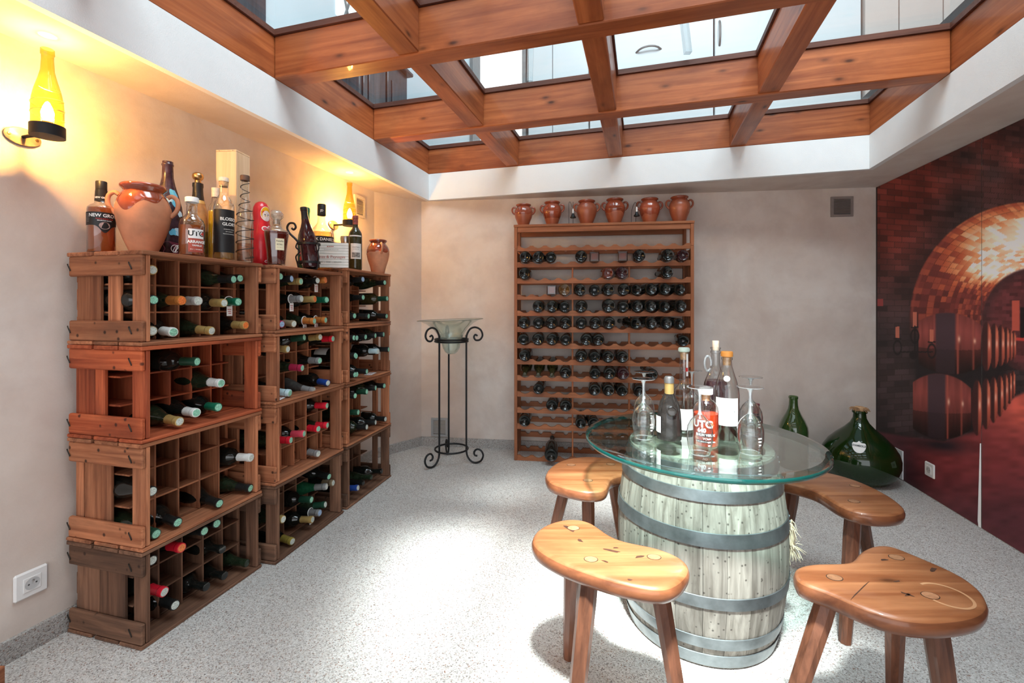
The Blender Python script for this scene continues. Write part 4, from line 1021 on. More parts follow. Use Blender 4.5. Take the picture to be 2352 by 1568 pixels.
for (z0, z1, riv) in ((.576, .612, 1), (.511, .546, 1), (.384, .427, 1), (.200, .238, 1), (.068, .106, 1), (.006, .048, 1)):
    n = 64; h = MB()
    h.lathe([(brad(z0) + .0008, z0), (brad(z0) + .0032, z0 + .001), (brad((z0 + z1) / 2) + .0034, (z0 + z1) / 2), (brad(z1) + .0032, z1 - .001), (brad(z1) + .0008, z1)], n)
    ho = h.obj('hoop', M['hoop'], barrel, 40)
    for q in range(2):
        a = math.radians(-28) + q * .05; zc = (z0 + z1) / 2 + (q - .5) * .012; R = brad(zc) + .0034
        MB().lathe([(.005, 0), (.0045, .0025), (0, .0038)], 10, Matrix.Translation((R * math.cos(a), R * math.sin(a), zc)) @ Vector((math.cos(a), math.sin(a), 0)).to_track_quat('Z', 'Y').to_matrix().to_4x4()).obj('rivet', M['hoop'], ho, 40)
for k in range(6):                                           # head planks
    x0, x1 = -.21 + k * .07, -.21 + (k + 1) * .07 - .0015; pts = []
    for x in np.linspace(x0, x1, 5): pts.append((x, math.sqrt(max(.2085 ** 2 - x * x, 0))))
    for x in np.linspace(x1, x0, 5): pts.append((x, -math.sqrt(max(.2085 ** 2 - x * x, 0))))
    MB().prism(ccw(pts), .568, .588, Matrix.Rotation(.5, 4, 'Z')).obj('head_plank', M['head'], barrel)
top = thing('glass_table_top', 'round glass table top with green edge resting on the barrel', 'table top', (BC.x, BC.y, HB + .0012))
th = ZTOP - HB - .0012; RG = .395
MB().lathe([(RG - .022, th), (0, th)], 72).obj('pane_top', M['table_glass'], top)
MB().lathe([(0, 0), (RG - .010, 0)], 72).obj('pane_underside', M['table_glass'], top)
MB().lathe([(RG - .022, th), (RG - .003, th - .005), (RG - .0015, th - .006)], 96).obj('bevel', clear('bevel_glass', (.72, .90, .87, 1), .22, .01, .4), top, 20)
MB().lathe([(RG - .0015, th - .006), (RG, th - .009), (RG, .005), (RG - .003, .001), (RG - .010, 0)], 96).obj('polished_edge', M['table_edge'], top, 40)

# frayed rope end tied at the barrel
rp = thing('rope_end', 'frayed pale rope end hanging on the right side of the barrel', 'rope', (.935, 1.545, .24))
pts = [(-.010, .01, .135), (.0, .0, .125), (.012, -.004, .10), (.006, -.006, .07), (.010, -.004, .05)]
for k in range(3):
    MB().tube(catmull([(p[0] + .007 * math.cos(k * 2.1 + i * 1.3), p[1] + .007 * math.sin(k * 2.1 + i * 1.3), p[2]) for i, p in enumerate(pts)], 5, False), .0075, 7).obj('strand', M['rope'], rp, 50)
fr = MB(); rnd = random.Random(5)
for base, n, ln in ((.05, 60, .05), (.105, 36, .035), (.128, 20, .03)):
    for k in range(n):
        a = rnd.uniform(0, 6.3); p = Vector((.008 + rnd.uniform(-.006, .006), -.003 + rnd.uniform(-.006, .006), base + rnd.uniform(-.01, .01)))
        d = Vector((math.cos(a) * rnd.uniform(.3, 1), math.sin(a) * rnd.uniform(.3, 1), rnd.uniform(-1.2, .3))).normalized() * ln * rnd.uniform(.5, 1)
        fr.tube([p, p + d * .5 + Vector((0, 0, .004)), p + d + Vector((0, 0, -.008))], [.0016, .0013, .0005], 4)
tag(fr.obj('frayed_fibres', M['rope'], rp), kind='stuff')

# ---------------------------------------------------------------- inverted wine glasses on the table
gp = [(.0300, 0), (.0345, .018), (.0385, .045), (.0392, .065), (.0360, .085), (.0270, .103), (.0160, .115), (.0075, .122), (.0048, .130), (.0040, .150), (.0040, .180), (.0050, .192), (.0090, .199), (.0200, .2035), (.0350, .2055), (.0385, .2065), (.0380, .2078), (0, .2085)]
def glass(label, x, y, s=1.0):
    t = thing('wine_glass', label, 'wine glass', (x, y, ZTOP + .0004), 0, 'upturned wine glasses on the barrel table')
    inst('bowl', 'glass_bowl_mesh', lambda: MB().lathe(gp[:8], 36), M['stemware'], t, 60)
    inst('rim', 'glass_rim_mesh', lambda: MB().tube([(.0300 * math.cos(a), .0300 * math.sin(a), .0006) for a in np.linspace(0, 2 * PI, 37)[:-1]], .0007, 5, True), M['stemsolid'], t, 60)
    inst('stem', 'glass_stem_mesh', lambda: MB().lathe(gp[7:13], 16), M['stemsolid'], t, 60)
    inst('foot', 'glass_foot_mesh', lambda: MB().lathe(gp[12:], 36), M['stemware'], t, 60)
    inst('foot_edge', 'glass_foot_edge_mesh', lambda: MB().tube([(.0385 * math.cos(a), .0385 * math.sin(a), .2068) for a in np.linspace(0, 2 * PI, 41)[:-1]], .0009, 5, True), M['stemsolid'], t, 60)
    fa = math.atan2(-y, -x)
    # small etched print
    e = MB()
    for k in range(3): e.add(patch(.0398, .052 - k * .010, .056 - k * .010, fa + .75, .16 - .03 * k, 5).v, [(2 * q, 2 * q + 2, 2 * q + 3, 2 * q + 1) for q in range(5)])
    e.obj('etched_print', M['whiteink'], t)
glass('upturned wine glass, front left on the table beside the dark flask bottle', .462, 1.600)
glass('upturned wine glass, behind the front left one on the table', .514, 1.772)
glass('upturned wine glass, standing behind the tall long-necked bottle', .7146, 1.808)
glass('upturned wine glass, nearest one, before the orange rum bottle', .590, 1.430)
glass('upturned wine glass, front right on the table', .7515, 1.436)
glass('upturned wine glass, behind the front right one on the table', .8617, 1.643)

# ---------------------------------------------------------------- bottles on the table
def std_bottle(name, label, loc, prof, mat, liquid=None, n=36, sx=1., sy=1., rot=0., cat='bottle', group=None):
    t = thing(name, label, cat, loc, rot, group)
    MB().lathe(prof, n, None, 0, 2 * PI, sx, sy).obj('glass_body', mat, t, 50)
    if liquid:
        zt, lm = liquid; pr = [(0, .006)]
        for (r, z) in prof:
            if r <= 0.003 or z >= zt: continue
            pr.append((r - .0022, max(z, .006)))
        # last point cut at the surface of the liquid
        for (r0, z0), (r1, z1) in zip(prof, prof[1:]):
            if z0 < zt <= z1 and z1 > z0 and r0 > .003: pr.append((r0 + (r1 - r0) * (zt - z0) / (z1 - z0) - .0022, zt)); break
        pr.append((0, zt))
        pr = [(max(r, 0), z) for r, z in pr]
        MB().lathe(pr, n, None, 0, 2 * PI, sx, sy).obj('liquid', lm, t, 50)
    return t
def facing(loc): return math.atan2(-loc[1], -loc[0])
def lathe_part(t, name, prof, mat, n=28, M_=None, smooth=45, sx=1., sy=1.): return MB().lathe(prof, n, M_, 0, 2 * PI, sx, sy).obj(name, mat, t, smooth)
Z = ZTOP + .0005
# dark flask-shaped cognac bottle
L = (.5435, 1.574, Z); fa = facing(L)
t = std_bottle('flask_bottle', 'dark dusty flask-shaped bottle with round seal on the barrel table', L, [(0, .004), (.030, .0), (.040, .004), (.0415, .02), (.0405, .06), (.0375, .10), (.031, .13), (.021, .15), (.0155, .163), (.0148, .18)], M['flask'], None, 36, 1.0, .86, fa + PI / 2)
lathe_part(t, 'neck_foil', [(.0156, .160), (.0156, .196), (.017, .197)], M['cap_gold']); lathe_part(t, 'stopper', [(.0165, .197), (.0165, .214), (.013, .219), (0, .2195)], M['grey_metal'])
rot = Matrix.Translation((0, 0, 0)) @ Matrix.Rotation(-PI / 2 + .25, 4, 'Z')
s = MB(); s.lathe([(.017, -.001), (.017, .003), (.014, .005), (.013, .003), (0, .0035)], 28, rot @ Matrix.Translation((.034, 0, .105)) @ Matrix.Rotation(math.radians(75), 4, 'Y')); s.obj('glass_seal', M['flask'], t, 40)
patch(.0425, .03, .085, -PI / 2 - 1.15, .45).obj('torn_label', M['paper_white'], t, 60)
# tall long-necked clear bottle
L = (.636, 1.683, Z); fa = facing(L)
t = std_bottle('grappa_bottle', 'tall clear bottle with long narrow neck and white label on the table', L, [(0, .005), (.030, 0), (.0345, .004), (.0345, .145), (.032, .157), (.022, .168), (.0165, .178), (.0150, .20), (.0148, .285), (.0175, .286), (.0175, .292), (.0148, .293)], M['clear'], (.118, M['waterliq']))
lathe_part(t, 'cork', [(.0125, .265), (.0135, .293), (0, .293)], M['cork']); lathe_part(t, 'cap', [(.0175, .2935), (.0205, .296), (.0205, .304), (.0175, .309), (0, .3095)], plain('pale_green_cap', (.55, .68, .60, 1), .5))
patch(.0352, .012, .088, fa + .15, 1.0, 20, lambda q: .0).obj('label', M['paper_white'], t, 60)
patch(.0153, .205, .288, fa + .9, .35, 8).obj('neck_strip', M['paper_white'], t, 60); patch(.0157, .222, .236, fa + .7, .35, 8).obj('neck_seal', M['redink'], t, 60)
# orange arranged rum
L = (.643, 1.5095, Z); fa = facing(L)
t = std_bottle('rum_bottle', 'round bottle of orange-red rum with white cap on the table', L, [(0, .006), (.036, 0), (.0405, .005), (.0405, .118), (.037, .134), (.026, .147), (.0165, .154), (.0155, .158), (.0155, .168)], M['clear'], (.108, M['orangeliq']))
lathe_part(t, 'cork', [(.0125, .15), (.0135, .170), (0, .170)], M['cork']); lathe_part(t, 'cap', [(.0150, .1705), (.0215, .171), (.0215, .190), (.0195, .1925), (0, .193)], M['paper_white'])
text_round('UTC', .032, .0412, .078, fa - .28, .0012, 'lettering', M['whiteink'], t); text_round('4', .028, .0412, .077, fa + .45, .0006, 'lettering', M['tenon'], t)
text_round('640', .018, .0412, .058, fa - .32, .001, 'lettering', M['whiteink'], t)
patch(.0410, .038, .0495, fa - .05, .62).obj('name_band', M['ink'], t, 60)
text_round('RHUM VIEUX', .0105, .0416, .0437, fa - .05, .0004, 'lettering', M['whiteink'], t); text_round('VO', .0105, .0412, .0315, fa - .05, .0004, 'lettering', M['whiteink'], t)
patch(.0410, .018, .0262, fa - .05, .66).obj('origin_band', M['ink'], t, 60); text_round('RHUM | MARTINIQUE | 70CL', .0052, .0416, .022, fa - .05, .0001, 'lettering', M['whiteink'], t)
# bottle with small ring handle
L = (.819, 1.83, Z); fa = facing(L)
t = std_bottle('handled_bottle', 'clear flagon with small ring handle and cork behind the labelled bottle', L, [(0, .006), (.042, 0), (.047, .005), (.047, .13), (.043, .155), (.030, .19), (.019, .215), (.0155, .24), (.0155, .272), (.0195, .274), (.0195, .281), (.0165, .283), (.0165, .290), (.0195, .291), (.0195, .297), (.0155, .298)], M['clear'], (.165, clear('plum_liquor', (.45, .25, .30, 1), .05, .02, .3, (.16, .07, .09, 1), .5)))
lathe_part(t, 'cork', [(.0115, .285), (.0125, .322), (.0120, .323), (0, .323)], M['corkpale'])
q = MB(); fr_ = fa - 1.25
q.tube([((.018 + .021 * (1 - math.cos(a)) * .6) * math.cos(fr_), (.018 + .021 * (1 - math.cos(a)) * .6) * math.sin(fr_), .232 + .030 * math.sin(a)) for a in np.linspace(-.3, PI * 2 - .7, 18)], .005, 8); q.obj('ring_handle', M['stemsolid'], t, 50)
# tall bottle with big white label
L = (.744, 1.576, Z); fa = facing(L)
t = std_bottle('armagnac_bottle', 'tall clear bottle with large white label and orange-topped cork', L, [(0, .006), (.036, 0), (.040, .004), (.0402, .158), (.0385, .178), (.031, .208), (.0225, .235), (.0170, .255), (.0152, .275), (.0185, .277), (.0185, .285), (.0150, .286)], M['clear'], (.060, M['darkliq']))
lathe_part(t, 'cork', [(.0125, .258), (.0140, .287), (0, .287)], M['cork']); lathe_part(t, 'cap', [(.0145, .2875), (.0195, .288), (.0195, .303), (.0175, .3055), (0, .306)], M['orangecap'])
patch(.0408, .056, .150, fa, .98, 22).obj('label', M['paper_white'], t, 60)
text_round('Bas Armagnac', .0105, .0412, .132, fa + .1, 0, 'lettering', M['paper'], t); text_round('Millésime', .009, .0412, .106, fa + .25, 0, 'lettering', M['grey_metal'], t)
q = MB(); q.lathe([(.0105, 0), (.009, .0014), (0, .0018)], 20, Matrix.Translation((.0292 * math.cos(fa), .0292 * math.sin(fa), .2145)) @ Vector((math.cos(fa), math.sin(fa), .42)).to_track_quat('Z', 'Y').to_matrix().to_4x4()); q.obj('wax_seal', M['paper_white'], t, 40)
Z = None
# ================================================================ stools
def q4(x, y): return 1200 + x / 2.861, 1020 + y / 2.861
def q5(x, y): return 1760 + x / 3.027, 1050 + y / 3.027
SH, ST = .43, .046
def stool(label, conv, outline, tenons, feet, extra=None, marks=()):
    P = [at_height(*conv(*p), SH) for p in outline]; P = [(p.x, p.y) for p in P]
    if extra: P = extra(P)
    P = ccw(catmull(P, 4)); P = [(p[0], p[1]) for p in P]
    for _ in range(3): P = [((P[i - 1][0] + 2 * P[i][0] + P[(i + 1) % len(P)][0]) / 4, (P[i - 1][1] + 2 * P[i][1] + P[(i + 1) % len(P)][1]) / 4) for i in range(len(P))]
    cx = sum(p[0] for p in P) / len(P); cy = sum(p[1] for p in P) / len(P)
    P = [(p[0] - cx, p[1] - cy) for p in P]
    # grain follows the long side of the seat
    t = thing('milking_stool', label, 'stool', (cx, cy, 0), 0, 'three-legged wooden stools around the barrel')
    lv = [(-.016, SH - ST), (-.004, SH - ST + .006), (0, SH - ST + .016), (.001, SH - .018), (-.003, SH - .007), (-.009, SH - .0018), (-.016, SH)]
    seat = MB().rings([[(x, y, z) for x, y in offset_poly(P, d)] for d, z in lv]).obj('seat', M['seat'], t, 50)
    seat.data.materials.append(M['seatedge'])
    for i, pg in enumerate(seat.data.polygons):                # worn dark edge below the rounded rim
        if i == 0 or 2 <= i < 2 + len(P) * 4: pg.material_index = 1
    for (mx, my, rx, ry, an, kind) in marks:
        a = at_height(*conv(mx, my), SH)
        if kind == 'knot':
            pts = [(rx * math.cos(q) * (1 + .25 * math.sin(3 * q + mx)), ry * math.sin(q) * (1 + .3 * math.sin(2 * q + my)), SH + .0004) for q in np.linspace(0, 2 * PI, 17)[:-1]]
            MB().add(pts, [tuple(range(16))], Matrix.Translation((a.x - cx, a.y - cy, 0)) @ Matrix.Rotation(an, 4, 'Z')).obj('knot_mark', M['knot'], seat)
        else:
            v = []; n = 36
            for q in np.linspace(-.6, 4.2, n): v += [(rx * math.cos(q), ry * math.sin(q), SH + .0004), ((rx - .006) * math.cos(q), (ry - .006) * math.sin(q), SH + .0004)]
            MB().add(v, [(2 * k, 2 * k + 2, 2 * k + 3, 2 * k + 1) for k in range(n - 1)], Matrix.Translation((a.x - cx, a.y - cy, 0)) @ Matrix.Rotation(an, 4, 'Z')).obj('ring_stain', M['ringstain'], seat)
    for (tx, ty), (fx, fy) in zip(tenons, feet):
        a = at_height(*conv(tx, ty), SH); a = Vector((a.x - cx, a.y - cy, SH)); f = Vector((fx - cx, fy - cy, 0.0))
        lathe_part(seat, 'tenon', [(.0150, SH - .002), (.0150, SH + .0006), (0, SH + .0006)], M['tenon'], 20, Matrix.Translation((a.x, a.y, 0)) @ Matrix.Diagonal((1.15, .9, 1, 1)))
        lathe_part(seat, 'tenon_gap', [(.0165, SH + .0001), (.0165, SH + .0003), (.0148, SH + .0003)], M['wire'], 20, Matrix.Translation((a.x, a.y, 0)) @ Matrix.Diagonal((1.15, .9, 1, 1)))
        top = a + (f - a) * (ST / SH); ang = math.atan2((f - a).y, (f - a).x); rings = []
        for s, r in ((0, .0245), (.15, .0255), (.6, .0225), (1, .0185)):
            c = top + (f - top) * s; c.z = max(c.z, 0.0) if s < 1 else 0.0005
            if s == 0: c.z = SH - ST + .004
            rings.append([(c.x + r * math.cos(ang + PI / 8 + k * PI / 4), c.y + r * math.sin(ang + PI / 8 + k * PI / 4), c.z) for k in range(8)])
        MB().rings(rings).obj('leg', M['stoollegz'], t)
    return t
stool('bean-shaped stool nearest the camera, left of the barrel, with dark knot holes', q4,
      [(60, 610), (95, 555), (165, 515), (260, 488), (370, 485), (470, 515), (560, 580), (640, 618), (740, 643), (870, 668), (985, 708), (1065, 752), (1098, 800), (1085, 850), (1040, 900), (975, 936), (890, 950), (760, 932), (600, 895), (420, 838), (250, 775), (130, 708), (75, 660)],
      [(335, 550), (450, 755), (865, 740)], [(.179, 1.428), (.147, 1.13), (.436, 1.14)],
      marks=[(312, 555, .022, .010, -.9, 'knot'), (378, 632, .010, .005, -.9, 'knot'), (590, 700, .022, .006, -.35, 'knot'), (612, 680, .007, .004, 0, 'knot'), (770, 738, .013, .005, .4, 'knot'), (545, 770, .009, .003, -.5, 'knot'), (705, 890, .006, .003, 0, 'knot')])
stool('pale worn stool on the far left of the barrel, before the wall rack', q4,
      [(150, 205), (160, 168), (215, 118), (320, 84), (450, 76), (560, 84), (650, 98), (715, 122), (738, 155), (718, 186), (680, 200), (640, 205), (595, 220), (572, 245), (560, 280), (520, 306), (420, 310), (300, 287), (185, 252)],
      [(320, 135), (580, 130), (430, 237)], [(.150, 1.98), (.50, 2.03), (.288, 1.70)])
stool('long bean-shaped stool on the right of the barrel, near the demijohn', q5,
      [(75, 158), (50, 130), (75, 103), (150, 86), (290, 84), (430, 100), (600, 145), (750, 205), (880, 275), (950, 330), (968, 362), (940, 386), (860, 400), (740, 396), (620, 375), (520, 338), (440, 293), (380, 252), (300, 215), (180, 184)],
      [(200, 133), (617, 197), (610, 305)], [(1.089, 1.86), (1.42, 1.78), (1.094, 1.495)])
stool('wide notched stool nearest the camera, right of the barrel, with ring stain', q5,
      [(190, 805), (195, 765), (240, 740), (340, 726), (450, 725), (560, 718), (612, 690), (640, 652), (700, 615), (770, 600), (860, 606), (960, 640), (1080, 690), (1200, 740), (1330, 800), (1430, 860), (1500, 920), (1540, 990), (1538, 1040), (1495, 1085), (1420, 1112), (1300, 1132), (1150, 1140), (1000, 1130), (850, 1100), (700, 1052), (600, 1012), (520, 976), (400, 926), (290, 888), (215, 850)],
      [(905, 695), (475, 835), (1140, 960)], [(1.073, 1.28), (.640, 1.11), (.99, 1.00)],
      marks=[(975, 950, .012, .004, -.8, 'knot'), (985, 955, .010, .003, .4, 'knot'), (910, 862, .009, .003, .2, 'knot'), (1160, 780, .014, .006, .5, 'knot'), (650, 925, .055, .0016, .62, 'knot'), (820, 712, .010, .005, .2, 'knot'), (1250, 960, .050, .050, -2.2, 'ring')])

# ================================================================ demijohn and bottles on the floor
L = (2.215, 2.90, .0005); fa = facing(L)
dj = thing('demijohn', 'big round green glass demijohn in the corner by the mural', 'demijohn', L)
djp = [(0, .02), (.09, .006), (.125, .0), (.155, .012), (.190, .055), (.208, .110), (.209, .150), (.198, .195), (.168, .245), (.125, .290), (.080, .330), (.050, .365), (.036, .395), (.033, .425), (.040, .428), (.040, .440), (.032, .442)]
MB().lathe(djp, 56).obj('glass_body', M['demijohn'], dj, 60)
lathe_part(dj, 'cork', [(.026, .43), (.028, .462), (.024, .466), (0, .466)], M['cork'])
fr = MB(); rnd = random.Random(8)
for k in range(90):
    a = rnd.uniform(0, 6.3); d = rnd.uniform(.03, .058); z = .443 + rnd.uniform(0, .012)
    fr.tube([(.02 * math.cos(a), .02 * math.sin(a), z + .008), (d * .8 * math.cos(a + .1), d * .8 * math.sin(a + .1), z + .006), (d * math.cos(a + .2), d * math.sin(a + .2), z - .012 * rnd.random())], .0013, 4)
tag(fr.obj('raffia_tuft', M['fibre'], dj), kind='stuff')
# shield label, laid on the curved shoulder
def dj_r(z):
    for (r0, z0), (r1, z1) in zip(djp[2:], djp[3:]):
        if z0 <= z <= z1: return r0 + (r1 - r0) * (z - z0) / max(z1 - z0, 1e-6)
    return .03
def on_dj(x, z, lift=.0015):
    r = dj_r(z) + lift; a = fa - .02 + x / .19; return (r * math.cos(a), r * math.sin(a), z + lift)
sv = []; sf = []
NX, NZ = 14, 10
for i in range(NX + 1):
    x = -.042 + .084 * i / NX; u_ = abs(x) / .042
    ztop = .268 + .010 * max(0, 1 - u_ * 3) - .006 * (u_ > .9); zlow = .215 + .038 * u_ ** 2.4
    for j in range(NZ + 1): sv.append(on_dj(x, zlow + (ztop - zlow) * j / NZ))
for i in range(NX):
    for j in range(NZ):
        a = i * (NZ + 1) + j; sf.append((a, a + NZ + 1, a + NZ + 2, a + 1))
MB().add(sv, sf).obj('shield_label', M['paper_white'], dj, 60)
v, f = text_geo('CHAMBOLLE', .0145, .0003)
MB().add([on_dj(x, .252 + y * .9, .0028) for x, y, _ in v], f).obj('lettering', M['ink'], dj)
L = (1.935, 3.13, .0005)
t = std_bottle('magnum_bottle', 'large plain green glass bottle standing at the back wall', L, [(0, .03), (.06, .006), (.080, 0), (.088, .008), (.090, .03), (.090, .255), (.086, .285), (.070, .325), (.048, .365), (.033, .400), (.028, .430), (.0265, .47), (.030, .472), (.030, .486), (.026, .488)], M['greenbottle'], None)
L = (1.70, 3.17, .0005)
t = std_bottle('magnum_bottle', 'dark magnum bottle with burgundy capsule behind the table', L, [(0, .02), (.045, 0), (.052, .008), (.052, .25), (.048, .285), (.032, .320), (.021, .345), (.019, .41), (.021, .412), (.021, .425), (0, .426)], M['glass_black'], None)
lathe_part(t, 'capsule', [(.0215, .335), (.0205, .36), (.0205, .41), (.0225, .412), (.0225, .428), (0, .430)], M['cap_burgundy'])
# low wooden box just inside the frame, lower left
bxo = thing('wooden_box', 'corner of a low orange-brown wooden box at the lower left edge', 'box', (-1.49, 1.14, 0))
for k in range(2): MB().box(-.06, .10, -.30, .11, .001 + k * .060, .058 + k * .060, None, .003).obj('board', M['cratey'], bxo)

# ================================================================ bottle wall lamps
def wall_lamp(label, px, py, H):
    p = on_wall(LW0, LW1, px); z = CAMZ + (HY - py) / F * p.y; nrm = Vector((ldir.y, -ldir.x))
    t = thing('bottle_wall_lamp', label, 'lamp', (p.x, p.y, z), math.atan2(nrm.y, nrm.x), 'wall lamps made of amber bottles')
    rotw = Matrix.Rotation(PI / 2, 4, 'Y')
    MB().lathe([(0, 0.001), (.046, .001), (.046, .006), (.043, .008), (0, .008)], 32, rotw @ Matrix.Diagonal((.62, 1, 1, 1))).obj('wall_plate', plain('lamp_plate', (.28, .21, .15, 1), .4, .5), t, 40)
    for s in (-1, 1): MB().lathe([(.005, .008), (.004, .0105), (0, .011)], 10, Matrix.Translation((0, s * .034, 0)) @ rotw).obj('screw', M['brass'], t, 40)
    MB().tube([(.006, 0, 0), (.09, 0, 0)], .0055, 8).obj('arm', M['iron'], t, 50)
    x = .122
    T = Matrix.Translation((x, 0, 0))
    MB().lathe([(0, -.012), (.034, -.012), (.0415, -.012), (.0415, .022), (.039, .022), (.039, -.006), (0, -.006)], 36, T).obj('holder_ring', M['iron'], t, 40)
    MB().lathe([(.013, -.006), (.013, .034), (0, .034)], 18, T).obj('bulb_socket', M['brass'], t, 40)
    k = H / .26
    MB().lathe([(.0375, -.004), (.0378, .075 * k), (.0365, .100 * k), (.031, .130 * k), (.022, .165 * k), (.0165, .190 * k), (.0145, .225 * k), (.0145, .238 * k), (.0165, .240 * k), (.0165, .256 * k), (.0145, .258 * k)], 36, T).obj('bottle_shade', M['amberglass'], t, 60)
    hx = [((.0384 - .013 * max(0, (s - .55) / .45)) * math.cos(s * 22 + .4), (.0384 - .013 * max(0, (s - .55) / .45)) * math.sin(s * 22 + .4), .040 + .105 * s * k) for s in np.linspace(0, 1, 70)]
    MB().tube([(x + a, b, c) for a, b, c in hx], .0009, 5).obj('wound_wire', M['wirelight'], t)
    MB().lathe([(0, .034), (.009, .036), (.0145, .052), (.0155, .062), (.011, .080), (.005, .094), (0, .098)], 20, T).obj('bulb', M['bulb'], t, 60)
    l = bpy.data.lights.new('bulb_light', 'POINT'); l.energy = LAMP_W; l.color = (1.0, .64, .42); l.shadow_soft_size = .016
    lo = new_obj('bulb_light', l, t); lo.location = (x, 0, .066)
    return t
LAMP_W = 95.0
wall_lamp('amber bottle wall lamp glowing at the left edge, above the near crates', 50, 315, .262)
wall_lamp('amber bottle wall lamp glowing above the far crate stack', 765, 517, .262)

# ================================================================ things standing on the crates
Z1 = S1.H and sum(S1.H) + .0005; Z2 = sum(S2.H) + .0005; Z3 = sum(S3.H) + .0005
# square rum bottle
L = (-1.430, 1.585, Z1); fa = facing(L)
t = std_bottle('rum_bottle', 'orange rum bottle with black sash label at the left end of the crates', L, [(0, .006), (.034, 0), (.039, .005), (.039, .150), (.0375, .160), (.030, .168), (.020, .174), (.0175, .182), (.0155, .2)], M['clear'], (.158, M['rum']))
lathe_part(t, 'neck_sleeve', [(.0185, .183), (.0168, .215), (.0160, .222)], M['black']); lathe_part(t, 'cap', [(.0150, .2225), (.0158, .223), (.0158, .250), (.0145, .252), (0, .252)], M['black'])
patch(.0396, .095, .140, fa - .2, 1.55, 26, lambda q: -.026 * math.exp(-((q - .28) / .26) ** 2)).obj('sash_label', M['black'], t, 60)
text_round('NEW GROVE', .0155, .0402, .128, fa + .22, .0004, 'lettering', M['whiteink'], t); text_round('SINGLE BARREL RUM', .0052, .0402, .117, fa + .22, .0001, 'lettering', M['redink'], t)
text_round('MAURITIUS ISLAND', .0046, .0402, .111, fa + .22, .0001, 'lettering', M['whiteink'], t); text_round('NEW GROVE', .0078, .0186, .193, fa + .1, .0003, 'lettering', M['whiteink'], t)
q = MB(); q.add([(.0401 * math.cos(fa + .22 + .38 * math.cos(a)), .0401 * math.sin(fa + .22 + .38 * math.cos(a)), .094 + .0125 * math.sin(a)) for a in np.linspace(0, 2 * PI, 25)[:-1]], [tuple(range(24))]); q.obj('medallion', plain('medallion_print', (.42, .27, .24, 1), .5, var=.5, vs=120), t)
for k in range(6):
    patch(.0400, .131 - k * .005, .133 - k * .005, fa - 1.05, .18 - .02 * (k % 3), 4).obj('small_print', M['grey_metal'], t)
# big earthenware jar
jar('big terracotta jar with dripping brown glaze standing on the near crates', (-1.315, 1.625, Z1), .42, .081, .248, M['terracotta'], M['terraglaze'], .70, True, None, 'jar', .085, 11, .66, .46)
# painted champagne magnum
L = (-1.335, 1.765, Z1); fa = facing(L)
t = std_bottle('painted_bottle', 'tall champagne bottle painted blue and plum behind the big jar', L, [(0, .02), (.045, 0), (.050, .006), (.050, .16), (.046, .20), (.036, .245), (.025, .285), (.019, .315), (.0175, .36), (.0195, .362), (.0195, .368), (.0175, .370), (.0175, .378)], plain('painted_bottle_base', (.045, .02, .03, 1), .25, var=.6, vs=40))
def rad_of(prof, z):
    for (r0, z0), (r1, z1) in zip(prof, prof[1:]):
        if z0 <= z <= z1 and z1 > z0: return r0 + (r1 - r0) * (z - z0) / (z1 - z0)
    return .02
mp = [(.050, .006), (.050, .16), (.046, .20), (.036, .245), (.025, .285), (.019, .315), (.0175, .36)]
def blob(t, c, zc, w_, h_, mat, ph=0.0, name='painted_patch', lift=.0008):
    pts = []
    for k in range(22):
        a = 2 * PI * k / 22; rr = 1 + .16 * math.sin(3 * a + ph) + .1 * math.sin(5 * a + ph * 2)
        z = zc + h_ * rr * math.sin(a); r = rad_of(mp, min(max(z, .007), .359)) + lift; an = c + w_ * rr * math.cos(a) / max(r, .02)
        pts.append((r * math.cos(an), r * math.sin(an), z))
    z = zc; r = rad_of(mp, zc) + lift + .0006; n = len(pts)
    MB().add(pts + [(r * math.cos(c), r * math.sin(c), zc)], [(k, (k + 1) % n, n) for k in range(n)]).obj(name, mat, t, 60)
skyb = plain('sky_blue_paint', (.13, .50, .72, 1), .3, var=.1); plum = plain('plum_paint', (.16, .025, .05, 1), .3, var=.2); palb = plain('pale_blue_paint', (.50, .72, .85, 1), .3, var=.1)
for c, zc, w_, h_, m_, ph in ((.55, .235, .014, .035, skyb, 1.), (.1, .225, .010, .012, palb, 2.), (.75, .105, .016, .016, palb, .4), (.35, .10, .014, .012, skyb, 3.), (.5, .035, .045, .030, plum, 1.2), (1.2, .08, .014, .02, skyb, .2), (.9, .175, .011, .012, palb, 2.2)):
    blob(t, fa + c, zc, w_, h_, m_, ph)
for k in range(3):
    q = MB(); q.tube([(.0512 * math.cos(fa + .45 + .25 * math.cos(a) + .12 * k), .0512 * math.sin(fa + .45 + .25 * math.cos(a) + .12 * k), .038 + .014 * math.sin(a * (1 + .3 * k))) for a in np.linspace(0, 5.5, 20)], .0011, 5); q.obj('painted_line', M['whiteink'], t)
